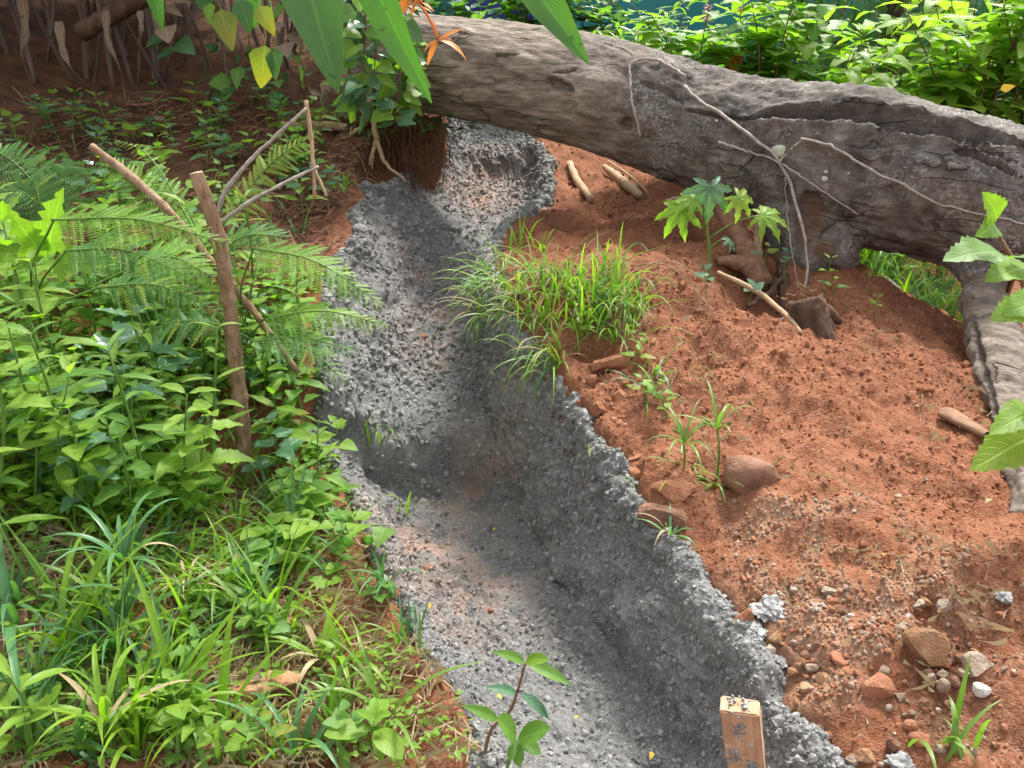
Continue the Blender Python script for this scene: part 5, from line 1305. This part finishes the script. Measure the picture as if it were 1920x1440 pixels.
for p, u, v in spots(44, lambda r_: (r_.uniform(0, 640), r_.uniform(235, 560)), 25):
    mt = random.choice(('grass', 'grass_blue', 'straw'))
    tuft(p, 7, random.uniform(.12, .24), .008, mt, 'thin %s grass tuft on the shaded bank %s' % (TINT[mt], near(u, v, 'bank')), 'grass tufts of the shaded upper bank', .012, (.2, .9))

for p, u, v in spots(34, lambda r_: (r_.uniform(-30, 470), r_.uniform(640, 1010)), 26):
    lf, mt = random.choice(('lance', 'long', 'lance', 'tooth')), random.choice(('leaf_pale', 'leaf_bright', 'leaf_mid'))
    herb(p, random.uniform(.40, .62), lf, mt, random.uniform(.12, .19), 5, 2, None, 'tall thin %s %s weed %s' % (TINT[mt], FORM[lf], near(u, v, 'bank')), 'tall thin weeds of the left bank', 'weed', 'plant', .25)
# uncountable litter: straw and tiny ground leaves
def strips(name, n, fn, lr, wr, mat, label, seed, lift=.006):
    r_ = random.Random(seed); V = []; F = []; UV = []
    sp = spots(max(1, n // 12), fn, seed)
    for i in range(n):
        p, _u, _v = sp[i % len(sp)]
        x, y = p.x + r_.gauss(0, .07), p.y + r_.gauss(0, .07)
        l0, r0_ = edges(y)
        if l0 < x < r0_: continue
        a = r_.uniform(0, 6.28); l_ = r_.uniform(*lr); w = r_.uniform(*wr); k_ = len(V)
        z0 = None
        for j in range(4):
            s = (j / 3 - .5) * l_; X_, Y_ = x + math.cos(a) * s, y + math.sin(a) * s + r_.gauss(0, .004)
            V += [(X_ - math.sin(a) * w, Y_ + math.cos(a) * w, None), (X_ + math.sin(a) * w, Y_ - math.cos(a) * w, None)]; UV += [(0, j / 3), (1, j / 3)]
        F += [(k_ + 2 * j, k_ + 2 * j + 1, k_ + 2 * j + 3, k_ + 2 * j + 2) for j in range(3)]
    A = np.array([(v[0], v[1]) for v in V]); zz = gz(A[:, 0], A[:, 1]) + lift + 0.030 * np.clip(fbm(np.c_[A, A[:, 0]], 9, 2, seed), 0, 1) + rng.uniform(0, .018, len(A))
    me = npmesh(name, np.c_[A, zz], F, M[mat], False, UV); tag(link(name, me), label, 'litter', kind='stuff')
strips('straw_litter', 2600, lambda r_: (r_.uniform(-20, 860), r_.uniform(880, 1440)), (.04, .16), (.0008, .002), 'straw', 'dry straw and rootlets littering the lower left bank', 31)
strips('rootlet_litter', 1500, lambda r_: (r_.uniform(0, 700), r_.uniform(200, 560)), (.06, .22), (.001, .0026), 'root_fibre', 'brown rootlets littering the shaded upper left bank', 32)
def tiny_leaves(name, n, fn, ln, mats, label, seed, lift=(.0, .05)):
    r_ = random.Random(seed); sp = spots(n // 10, fn, seed); m = MB()
    src = [(np.array([v.co[:] for v in me.vertices]), [tuple(p.vertices) for p in me.polygons]) for me in [leaf_mesh('x', M[mats], .32, o_ovate, 3, .5, .2, 0, .1, 0, 3)]]
    V0, F0 = src[0]; uv0 = np.c_[V0[:, 0] / .64 + .5, V0[:, 1]]
    for i in range(n):
        p, _u, _v = sp[i % len(sp)]; x, y = p.x + r_.gauss(0, .05), p.y + r_.gauss(0, .05); l0, r0_ = edges(y)
        if l0 < x < r0_: continue
        a = r_.uniform(0, 6.28); el = r_.uniform(-.2, .7)
        m3 = np.array(frame((math.cos(a) * math.cos(el), math.sin(a) * math.cos(el), math.sin(el)), (r_.gauss(0, .3), r_.gauss(0, .3), 1)))
        m.add((V0 * r_.uniform(*ln)) @ m3.T + np.array([x, y, p.z + r_.uniform(*lift) + .02]), F0, uv0)
    V = np.vstack(m.V); z_ok = gz(V[:, 0], V[:, 1])
    o = link(name, m.mesh(name, M[mats])); tag(o, label, 'ground cover', kind='stuff')
tiny_leaves('ground_cover', 3200, lambda r_: (r_.uniform(-20, 680), r_.uniform(520, 1000)), (.03, .075), 'leaf_bright', 'low mass of small green leaves under the thicket weeds', 41, (0, .09))
tiny_leaves('ground_cover', 1500, lambda r_: (r_.uniform(-20, 860), r_.uniform(960, 1440)), (.015, .035), 'leaf_bright', 'scattered tiny leaves on the soil of the lower left bank', 42, (0, .02))
def right_spot(r_):
    u = r_.uniform(1120, 1900); return (u, r_.uniform(max(420, 500 + (u - 1500) * .3), 1400))
strips('soil_rootlets', 260, right_spot, (.02, .08), (.0005, .0012), 'straw', 'thin dry rootlets and straws scattered on the right soil', 33, .004)
r7 = random.Random(14)
for k_ in range(26):
    u, v = right_spot(r7); p = G(u, v); l0, r0_ = edges(p.y)
    if l0 - .03 < p.x < r0_ + .03: continue
    mt = r7.choice(('leaf_dry', 'leaf_dry', 'straw', 'leaf_orange')); o = link('dead_leaf', L('small', mt), None, p + Vector((0, 0, .012))); s = r7.uniform(.012, .032); o.scale = (s, s, s); o.rotation_euler = (r7.uniform(-.5, .5), r7.uniform(-.5, .5), r7.uniform(0, 6))
    tag(o, 'tiny fallen dead leaf on bare soil %s' % near(u, v, 'soil'), 'leaf', 'fallen dead leaves on the right soil')
# fallen petals in the channel
for (u, v) in [(808, 975), (925, 1010), (808, 1147), (932, 1322), (1078, 1367), (1223, 1430)]:
    p = G(u, v); o = link('fallen_petal', L('small', 'yellow_petal'), None, p + Vector((0, 0, .03))); o.scale = (.022,) * 3; o.rotation_euler = (random.uniform(-.4, .4), random.uniform(-.4, .4), random.uniform(0, 6))
    tag(o, 'small yellow fallen petal lying on the grey channel floor', 'petal', 'yellow petals on the channel floor')

# ------------------------------------------------------------------ shrubs behind the log
def shrub(base, h, rad, stems, per, leaf, mats, ln, label, name='shrub', cat='shrub', stem_mat='stem_red', droop=.2, lean=(0, 0), yaws=None, opp=2, start=.3, group=None):
    base = Vector(base); t = empty(name, base, label, cat, group)
    for k_ in range(stems):
        a = (k_ / stems) * 6.283 + random.uniform(-.4, .4) if yaws is None else random.uniform(*yaws)
        rr = rad * random.uniform(.35, 1.0); hh = h * random.uniform(.65, 1.05)
        tip = base + Vector((math.cos(a) * rr + lean[0], math.sin(a) * rr + lean[1], hh))
        mid = base.lerp(tip, .55) + Vector((0, 0, droop * h * .6)) - Vector((math.cos(a), math.sin(a), 0)) * rr * .15
        s_ = stem_obj(t, base, [base, mid, tip], max(.005, h * .006), .0022, stem_mat, 14, 5)
        yaw = random.uniform(0, 6.28)
        for i in range(per):
            f = start + (1 - start) * (i + .7) / per; x = f * 13; j = min(12, int(x)); p = Vector(s_[j] * (1 - (x - j)) + s_[j + 1] * (x - j))
            for q_ in range(opp):
                b_ = yaw + q_ * math.pi + random.uniform(-.35, .35); el = random.uniform(-.35, .45)
                dv = Vector((math.cos(b_) * math.cos(el), math.sin(b_) * math.cos(el), math.sin(el)))
                put('leaf', L(leaf, random.choice(mats)), t, base, p, dv, UPV + TOCAM * random.uniform(0, .9), ln * random.uniform(.7, 1.15) * (1 - .35 * max(0, f - .7) / .3))
            yaw += 1.57 + random.uniform(-.3, .3)
    return t
def gp(u, y):                       # ground point below picture column u at forward distance y
    x = (u - 960) / FPX * y * .94; return Vector((x, y, gzs(x, y)))
BR = ['leaf_bright', 'leaf_bright', 'leaf_pale', 'leaf_mid']
HAZE_PALE = ['leaf_pale', 'leaf_pale', 'leaf_pale', 'leaf_bright']  # paler leaf mix: background haze put into the leaf colour
shrub(gp(1300, 5.2), .98, .5, 10, 9, 'tooth', BR, .26, 'bright leafy shrub left of the pink flowered stem behind the log')
shrub(gp(1440, 5.0), 1.2, .5, 11, 10, 'tooth', BR, .25, 'bright green shrub in the middle behind the log')
shrub(gp(1545, 4.8), 1.12, .40, 9, 9, 'ovate', BR, .24, 'bright shrub beside the dark drooping tree')
shrub(gp(1690, 5.2), 1.55, .5, 10, 9, 'ovate', HAZE_PALE, .29, 'pale bright shrub right of the dark tree gap')
shrub(gp(1830, 5.0), 1.95, .6, 12, 11, 'ovate', HAZE_PALE, .30, 'tall pale green shrub at the upper right')
shrub(gp(1960, 4.9), 2.2, .6, 10, 11, 'ovate', HAZE_PALE, .29, 'tall shrub cut by the upper right edge')
shrub(gp(1790, 6.1), 2.3, .55, 9, 10, 'ovate', HAZE_PALE, .31, 'shrub standing behind the pale bright shrub at right')
GL = ['leaf_blue', 'leaf_blue', 'leaf_mid']
shrub(gp(880, 7.6), 1.05, .50, 8, 8, 'heart', GL, .30, 'glossy blue green bush behind the log top at left')
shrub(gp(1010, 7.2), .95, .50, 8, 8, 'heart', GL, .29, 'glossy blue green bush behind the middle of the log')
shrub(gp(1100, 7.6), .95, .45, 7, 8, 'lobed', GL, .30, 'silvery lobed bush next to the green netting')
shrub(gp(1180, 6.8), .95, .45, 8, 10, 'lance', ['leaf_bright', 'fern'],   .22, 'feathery light green bush before the netting', start=.2)
shrub(gp(1260, 7.4), 1.1, .4, 6, 9, 'small', ['leaf_mid', 'leaf_blue'], .10, 'thin twiggy bush in front of the green netting')
# pink flowered stems
for u, v, y, lab in [(1327, 22, 5.3, 'left'), (1388, 8, 5.3, 'middle'), (1515, 40, 5.0, 'right')]:
    b = gp(u, y); top = at(u, v, y); t = empty('pink_flower', b, 'upright stem with a pink flower spike behind the log, %s one' % lab, 'flower')
    stem_obj(t, b, [b, b.lerp(top, .5) + Vector((.03, 0, 0)), top], .007, .004, 'stem', 10)
    for i in range(34):
        a = i * 2.4; f = i / 34; p = top + Vector((math.cos(a) * .012, math.sin(a) * .012, .10 * f - .06))
        put('petal', L('small', 'pink'), t, b, p, Vector((math.cos(a), math.sin(a), .5)), UPV, .035 * (1.1 - .6 * f))
    for i in range(8):
        a = i * 2.4; p = b.lerp(top, .45 + .05 * i); put('leaf', L('tooth', 'leaf_bright'), t, b, p, Vector((math.cos(a), math.sin(a), .1)), UPV, .17)
b = gp(1372, 5.0); p = at(1362, 140, 5.0); q = at(1396, 95, 4.98); t = empty('dead_leaf', p, 'orange withered leaf hanging in the shrub behind the log', 'leaf')
put('leaf', L('ovate', 'leaf_orange'), t, p, p, q - p, Vector((.2, -.9, .2)), (q - p).length * 1.1)
for k_, (u, v, y, nm) in enumerate([(1795, 222, 4.3, 'lower'), (1690, 215, 4.3, 'left'), (1870, 170, 4.2, 'upper')]):
    p = at(u, v, y); t = empty('dead_leaf', p, 'yellow leaf in the shrubs at the right, %s of three' % nm, 'leaf'); put('leaf', L('ovate', 'yellow_petal'), t, p, p, Vector((.7, 0, -.2 + .2 * k_)), Vector((.1, -.9, .4)), .09)
# weeds and grass behind the soil ridge
r4 = random.Random(8)
for k_ in range(40):
    u = r4.uniform(1580, 1860); y = r4.uniform(3.7, 5.2); b = gp(u, y)
    tuft(b, 12, r4.uniform(.3, .55), .014, ['grass', 'grass_bright', 'grass_blue'], 'tall grass tuft beyond the soil ridge %s' % near(u, 520, 'ridge'), 'grass beyond the soil ridge', .05, (.05, .6))
for k_ in range(12):
    u = r4.uniform(1600, 1850); y = r4.uniform(3.8, 4.8)
    herb(gp(u, y), r4.uniform(.2, .5), 'ovate', r4.choice(('leaf_bright', 'leaf_mid')), .11, 4, 2, None, 'leafy weed beyond the soil ridge %s' % near(u, 520, 'ridge'), 'weeds beyond the soil ridge', 'weed')

# ------------------------------------------------------------------ far thicket, netting, tarp, drooping tree
def leaf_mass(name, n, fn, ln, mat, kindf, seed, hang=False):
    r_ = random.Random(seed); me = leaf_mesh('x', M[mat], .26, kindf, 4, .6, .2, 0, .1, 0, 3)
    V0 = np.array([v.co[:] for v in me.vertices]); F0 = np.array([tuple(p.vertices) for p in me.polygons]); bpy.data.meshes.remove(me)
    Vs = []; Fs = []; k_ = 0
    for i in range(n):
        c = fn(r_); a = r_.uniform(0, 6.28); el = r_.uniform(-1.4, -.5) if hang else r_.uniform(-.6, .6)
        m3 = np.array(frame((math.cos(a) * math.cos(el), math.sin(a) * math.cos(el), math.sin(el)), (r_.gauss(0, .5), r_.gauss(-.4, .4), 1)))
        Vs.append((V0 * r_.uniform(*ln)) @ m3.T + np.array(c)); Fs.append(F0 + k_); k_ += len(V0)
    V = np.vstack(Vs); uv = np.tile(np.c_[V0[:, 0] / .52 + .5, V0[:, 1]], (n, 1))
    return npmesh(name, V, np.vstack(Fs), M[mat], True, uv)
def thick(r_):
    x = r_.uniform(-6.5, -.4) if r_.random() < .7 else r_.uniform(2.6, 8); y = r_.uniform(8.2, 9.6); g = 1.6 if x < 0 else .4
    return (x, y, g + r_.random() ** .8 * (2.9 if x < 1 else 2.2) + .25 * math.sin(x * 2))
tag(link('far_thicket', leaf_mass('far_thicket', 7000, thick, (.12, .26), 'leaf_dark', o_ovate, 51)), 'dark mass of far foliage closing the view behind everything', 'foliage', kind='stuff')
# netting
nv = []; nf = []
nx, nz = 60, 10
for i in range(nx + 1):
    x = -7 + 17 * i / nx
    for j in range(nz + 1):
        z = -.2 + 5.4 * j / nz; nv.append((x, 10.2 + .10 * math.sin(x * 2.1) + .05 * math.sin(z * 2 + x * 5) + .25 * math.sin(x * .45), z + (.10 * math.sin(x * 1.9) if j == nz else 0)))
for i in range(nx):
    for j in range(nz): a = i * (nz + 1) + j; nf.append((a, a + 1, a + nz + 2, a + nz + 1))
t = empty('net_fence', (0, 10.2, 1), 'tall green shade netting fence in the background', 'fence')
MB().add(nv, nf).obj('netting', M['net'], t, True, (0, 10.2, 1))
for i in range(7):
    x = -6.5 + 2.6 * i; V, F = tube([(x, 10.42, -.2), (x, 10.42, 5.4)], (.05, .045), 8); MB().add(V, F).obj('post', M['culm'], t, True, (0, 10.2, 1))
# blue tarp
p = at(930, 8, 8.2); V = []; F = []
for i in range(9):
    for j in range(7):
        V.append((p.x - .35 + .7 * i / 8, p.y + .05 * math.sin(i * 1.3) + .04 * math.sin(j * 2), p.z - .35 + .9 * j / 6 + .03 * math.sin(i)))
for i in range(8):
    for j in range(6): a = i * 7 + j; F.append((a, a + 1, a + 8, a + 7))
for k_ in range(63): V.append((V[k_][0], V[k_][1] + .01, V[k_][2]))
F += [tuple(63 + x for x in f[::-1]) for f in F]
tag(MB().add(V, F).obj('blue_tarp', M['tarp'], None, True, p), 'piece of blue tarpaulin hanging behind the glossy bushes', 'tarpaulin')
# dark drooping tree
b = gp(1650, 7.4); t = empty('drooping_tree', b, 'dark blue green tree with drooping foliage behind the bright shrubs', 'tree')
stem_obj(t, b, [b, b + Vector((.05, 0, 1.2)), b + Vector((-.05, .1, 3.0))], .10, .05, 'stump', 14, 10, 'trunk')
for k_ in range(6):
    a = k_ * 1.05; q = b + Vector((0, .05, 1.6 + .22 * k_)); e = q + Vector((math.cos(a) * .9, math.sin(a) * .5, .35)); stem_obj(t, b, [q, q.lerp(e, .5) + Vector((0, 0, .15)), e], .03, .01, 'stump', 8, 6, 'branch')
def crown(r_):
    a = r_.uniform(0, 6.28); rr = r_.random() ** .5 * 1.15; z = r_.uniform(.7, 3.2)
    x = math.cos(a) * rr; x += .12 * math.sin(z * 5 + x * 8)
    return (x, math.sin(a) * rr * .6, z)
o = link('crown', leaf_mass('crown', 3200, crown, (.08, .15), 'leaf_dark', o_lance if False else o_ovate, 52, True), t)

# ------------------------------------------------------------------ left background: stalk clump with its leaves overhead
HL = [leaf_mesh('leaf', M['heli'], .155, o_oblong, 18, b_, .22, .06, .04, i, 7) for i, b_ in enumerate((.12, .5, .9))]
r5 = random.Random(9)
hel = [(-60, 5.6), (30, 5.5), (70, 5.3), (110, 5.7), (140, 5.4), (180, 5.6), (215, 5.4), (250, 5.8), (300, 5.6), (360, 6.0), (420, 6.2), (500, 6.1), (560, 6.4), (-140, 5.2), (640, 6.2), (700, 6.5), (100, 6.4), (250, 6.6), (400, 6.9)]
for k_, (u, y) in enumerate(hel):
    b = gp(u, y); h = r5.uniform(1.15, 1.8); lean = Vector((r5.uniform(-.45, .5), r5.uniform(-.6, .1), 0))
    t = empty('giant_stalk', b, 'tall dead-sheathed stalk in the dark clump %s' % near(u, 90, 'clump'), 'stalk', 'stalks of the dark clump')
    tip = b + Vector((0, 0, h)) + lean
    s_ = stem_obj(t, b, [b - Vector((0, 0, .03)), b.lerp(tip, .4) + Vector((r5.uniform(-.05, .05), 0, 0)), tip], r5.uniform(.010, .019), .008, 'culm', 14, 8, 'stalk')
    for i in range(10):  # leaves mostly out of view, kept low and numerous to shade the bank
        a = r5.uniform(0, 6.28); el = r5.uniform(-.05, .6); p = Vector(s_[13 - i // 3])
        put('leaf', r5.choice(HL), t, b, p, Vector((math.cos(a) * math.cos(el), math.sin(a) * math.cos(el), math.sin(el))), UPV, r5.uniform(.9, 1.35))
    for i in range(r5.randint(1, 4)):
        j = r5.randint(2, 12); p = Vector(s_[j]); a = r5.uniform(-3.1, 0); ln = r5.uniform(.25, .5)
        o = put('dry_leaf', L('long', 'leaf_dry'), t, b, p, Vector((math.cos(a) * .3, math.sin(a) * .3, -1)), Vector((math.cos(a), math.sin(a), .3)), (ln * r5.uniform(.15, .4), ln, ln))
# thin dead culms and slanting beams among them
for k_ in range(80):
    u = r5.uniform(-60, 660); y = r5.uniform(5.25, 7.0); b = gp(u, y); tip = b + Vector((r5.uniform(-.4, .5), r5.uniform(-.3, .3), r5.uniform(.7, 1.5)))
    stick('dead_cane', [b, b.lerp(tip, .5) + Vector((r5.uniform(-.05, .05), 0, 0)), tip], (.011, .010, .006), M['culm'], 'thin dead cane in the dark clump %s' % near(u, 90, 'clump'), 'cane', 6, 8, 'thin dead canes of the dark clump')
simple_stick('dead_branch', [(150, 62, 5.2), (215, 25, 5.2), (300, -20, 5.2)], (.05, .05, .045), M['stump'], 'thick dark branch slanting up through the stalk clump', 'branch', 0, 10, 14)
def dry_sheath(rows, w, lab):
    pts = spline([tuple(at(*r_)) for r_ in rows], 12); V = []; UV = []
    for i, p in enumerate(pts):
        ww = w * (1 - (i / 11) ** 3) * (1 + .3 * math.sin(i * 1.7)); tw = i * .25
        for x in (-1, 0, 1): V.append((p[0] + x * ww * math.cos(tw), p[1] + x * ww * math.sin(tw) + .3 * ww * (x == 0), p[2])); UV.append((.5 + x * .5, i / 11))
    F = [(i * 3 + j, i * 3 + j + 1, i * 3 + j + 4, i * 3 + j + 3) for i in range(11) for j in (0, 1)]
    base = Vector(pts[-1]); tag(MB().add(V, F, UV).obj('dry_leaf', M['leaf_dry'], None, True, base), lab, 'dead leaf')
for rows, w, lab in [([(40, -10, 5.0), (48, 60, 5.0), (40, 105, 4.95), (62, 160, 4.9)], .024, 'crumpled dry leaf hanging at the far upper left'),
                     ([(110, 40, 5.0), (118, 95, 4.95), (135, 130, 4.9), (165, 162, 4.85)], .022, 'ribbed dry leaf reaching the ground in the stalk clump'),
                     ([(198, 20, 5.0), (202, 75, 4.9), (225, 130, 4.85), (238, 200, 4.8)], .018, 'long pale dry leaf hanging in front of the stalks'),
                     ([(292, 20, 5.0), (296, 80, 4.95), (288, 118, 4.95)], .02, 'short dry leaf with broad end in the stalk clump'),
                     ([(262, 20, 5.0), (265, 60, 4.95), (255, 88, 4.9)], .015, 'small dry leaf between the hanging ones'),
                     ([(614, 150, 4.85), (606, 195, 4.8), (598, 232, 4.8)], .03, 'twisted grey dry leaf hanging above the bare twigs')]:
    dry_sheath(rows, w, lab)
# big hanging leaves near the top edge
def big_leaf(rows, wid, k_, nrm, lab, mat='heli'):
    p, q = at(*rows[0]), at(*rows[1]); t = empty('hanging_leaf', p, lab, 'leaf')
    ln = (q - p).length
    stem_obj(t, p, [p, p - (q - p).normalized() * .25 + Vector((0, .1, .1))], .008, .009, 'stem', 5, 6, 'stalk')
    put('blade', HL[k_] if mat == 'heli' else L('long', mat), t, p, p, q - p, Vector(nrm), (ln * wid, ln, ln))
big_leaf([(490, -330, 3.0), (636, 172, 2.9)], .80, 0, (.25, -.9, .25), 'big broad dark leaf hanging from the top left of the log')
big_leaf([(600, -260, 3.2), (800, 196, 3.1)], .52, 0, (-.5, -.8, .3), 'long narrow leaf hanging in front of the left log end')
big_leaf([(880, -190, 2.9), (1106, 118, 2.8)], .60, 0, (-.2, -.9, .35), 'broad green leaf tip hanging before the top of the log')
big_leaf([(250, -180, 3.6), (305, 60, 3.6)], .6, 0, (.3, -.9, .2), 'dark leaf hanging at the top left before the stalks')
big_leaf([(420, -260, 4.0), (470, 60, 4.0)], .9, 1, (.1, -.95, .2), 'shaded broad leaf at the top between the stalks and yellow leaves')
for (u0, v0, u1, v1, lab, mt) in [(410, 5, 436, 95, 'yellow green pointed leaf hanging left of the big broad leaf', 'leaf_yellow'), (480, 5, 515, 62, 'yellow pointed leaf near the top left of the big leaf', 'leaf_yellow'), (497, 70, 492, 172, 'large yellow blotched leaf hanging low beside the big leaf', 'leaf_yellow'),
                                   (445, -10, 470, 60, 'dark pointed leaf between the yellow leaves', 'leaf_dark'), (520, 80, 510, 150, 'dark leaf overlapping the low yellow leaf', 'leaf_dark'), (395, 0, 392, 45, 'small bright leaf tip at the top left', 'leaf_bright')]:
    p, q = at(u0, v0, 3.9), at(u1, v1, 3.85); t = empty('hanging_leaf', p, lab, 'leaf'); ln = (q - p).length
    stem_obj(t, p, [p, p + Vector((-.05, .1, .25))], .003, .003, 'stem', 4, 5, 'stalk'); put('blade', L('ovate', mt), t, p, p, q - p, Vector((random.uniform(-.4, .4), -.9, .2)), (ln * 1.2, ln, ln))
# tangle of vines left of the log end
for k_, (u, v0, v1, y, lab) in enumerate([(655, -40, 190, 4.6, 'leftmost'), (685, -60, 200, 4.5, 'second'), (705, -40, 215, 4.55, 'third'), (730, -20, 230, 4.6, 'fourth'), (755, -40, 170, 4.7, 'fifth'), (775, 60, 200, 4.7, 'rightmost')]):
    p, q = at(u, v0, y), at(u + random.uniform(-15, 15), v1, y); t = empty('hanging_vine', p, 'leafy vine hanging beside the left end of the log, %s strand' % lab, 'vine')
    s_ = stem_obj(t, p, [p, p.lerp(q, .5) + Vector((random.uniform(-.08, .08), -.03, 0)), q], .005, .003, 'stem_red', 14, 5)
    for i in range(1, 14):
        for _ in range(2):
            a = random.uniform(0, 6.28); put('leaf', L(random.choice(('ovate', 'heart', 'long')), random.choice(('leaf_bright', 'leaf_mid', 'leaf_dark', 'leaf_blue', 'leaf_bright'))), t, p, Vector(s_[i]), Vector((math.cos(a), math.sin(a) - .2, random.uniform(-.8, .2))), Vector((0, -.8, .6)), random.uniform(.10, .19))
for k_, (u, v0, v1, y, lab) in enumerate([(330, -60, 90, 4.9, 'leftmost'), (385, -50, 140, 5.0, 'second'), (455, -60, 175, 5.0, 'third'), (540, -50, 185, 4.9, 'fourth'), (585, -40, 170, 4.8, 'rightmost')]):  # dark vines added to fill a hollow that is only deep shade
    p, q = at(u, v0, y), at(u + random.uniform(-25, 25), v1, y); t = empty('added_shade_vine', p, 'added dark vine deepening the shade of the clump, %s strand' % lab, 'vine')
    s_ = stem_obj(t, p, [p, p.lerp(q, .5) + Vector((random.uniform(-.1, .1), -.03, 0)), q], .004, .002, 'stem_red', 14, 5)
    for i in range(1, 14):
        a = random.uniform(0, 6.28); put('leaf', L(random.choice(('ovate', 'heart')), random.choice(('leaf_dark', 'leaf_dark', 'leaf_mid', 'leaf_dry'))), t, p, Vector(s_[i]), Vector((math.cos(a), math.sin(a) - .2, random.uniform(-.9, .0))), Vector((0, -.8, .6)), random.uniform(.09, .2))
for (u, v, h, lf, mt, ln, lab) in [(825, 262, .22, 'ovate', 'leaf_dark', .13, 'dark leafy shoot in the gap under the log left end'), (870, 262, .2, 'ovate', 'leaf_dark', .14, 'dark leafy shoot hanging before the concrete under the log'), (800, 220, .2, 'ovate', 'leaf_mid', .11, 'leafy shoot on the bank corner against the log'), (750, 240, .22, 'ovate', 'leaf_bright', .10, 'bright weed on top of the root-bound bank corner')]:
    b = at(u, v, 5.0); herb(b, h, lf, mt, ln, 4, 2, Vector((.05, -.12, -h * .4)), lab, None, 'weed', 'plant', .1)
for k_ in range(18):
    b = at(random.uniform(560, 815), random.uniform(215, 260), 5.0); b.z = max(b.z, gzs(b.x, b.y)); tuft(b, 12, .22, .007, ['grass', 'grass_blue', 'straw'], 'grass hanging from the root-bound bank corner', 'grass on the root-bound bank corner', .03, (.5, 1.2), arcs=(3, 4, 5))
# root fibres over the cut bank
r6 = random.Random(4); m = MB()
for k_ in range(300):
    u = r6.uniform(735, 838) if k_ < 170 else r6.uniform(400, 740); p = at(u, r6.uniform(205, 300), 5.15 - .10 * r6.random()) if k_ < 170 else at(u, r6.uniform(205, 250), 5.08); l_ = r6.uniform(.1, .35)
    pts = [p, p + Vector((r6.gauss(0, .03), -.03, -l_ * .5)), p + Vector((r6.gauss(0, .05), -.02 + r6.gauss(0, .02), -l_))]
    V, F = tube(spline([tuple(x) for x in pts], 5), (.003, .0028, .0024, .0018, .001), 3, False); m.add(V, F)
tag(m.obj('root_fibres', M['root_fibre'], None, True), 'curtain of fine brown roots hanging over the cut bank corner', 'roots', kind='stuff')
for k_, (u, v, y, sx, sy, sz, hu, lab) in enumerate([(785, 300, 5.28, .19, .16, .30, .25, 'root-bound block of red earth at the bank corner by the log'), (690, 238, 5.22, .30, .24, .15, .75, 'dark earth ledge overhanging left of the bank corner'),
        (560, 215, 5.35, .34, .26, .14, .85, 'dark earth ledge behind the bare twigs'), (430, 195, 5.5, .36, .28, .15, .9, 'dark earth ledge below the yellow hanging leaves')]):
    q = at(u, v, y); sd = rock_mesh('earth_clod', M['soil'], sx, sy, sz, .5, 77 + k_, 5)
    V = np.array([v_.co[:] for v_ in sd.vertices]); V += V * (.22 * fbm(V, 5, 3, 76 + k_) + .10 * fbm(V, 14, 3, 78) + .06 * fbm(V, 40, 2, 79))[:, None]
    sd.vertices.foreach_set('co', V.astype(np.float32).ravel()); set_attr(sd, 'pale', np.zeros(len(V))); set_attr(sd, 'humus_shade', np.full(len(V), hu)); sd.polygons.foreach_set('use_smooth', np.full(len(sd.polygons), True))  # ledges coloured dark so the hollow under the clump reads as shaded
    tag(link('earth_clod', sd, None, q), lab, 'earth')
# heliconia flower
def heliconia(rows, cent, lab, n):
    p0, p1 = at(*rows[0]), at(*rows[1]); t = empty('orange_flower', p0, lab, 'flower')
    stem_obj(t, p0, [p0, p0.lerp(p1, .5) + Vector((.01, 0, .01)), p1], .006, .004, 'flower', 8, 6, 'stalk')
    for (u, v, f) in cent:
        a = p0.lerp(p1, f); e = at(u, v, rows[1][2] - .03); o = put('bract', L('lance', 'flower'), t, p0, a, e - a, Vector((.2, -.5, .8)), ((e - a).length * 1.25, (e - a).length, (e - a).length * 1.2))
heliconia([(770, -10, 3.4), (822, 76, 3.4)], [(795, 118, 1), (866, 48, 1), (882, 82, 1), (812, 35, .95), (735, 35, .1), (765, 22, .3), (790, 82, 1), (808, 8, .3), (840, 60, 1)], 'orange heliconia flower hanging before the left part of the log', 9)
heliconia([(745, -30, 3.4), (790, 5, 3.4)], [(735, 38, .5), (770, 25, .8), (815, 12, 1), (800, -12, 1), (760, -10, .6)], 'upper orange heliconia flower at the top edge', 5)
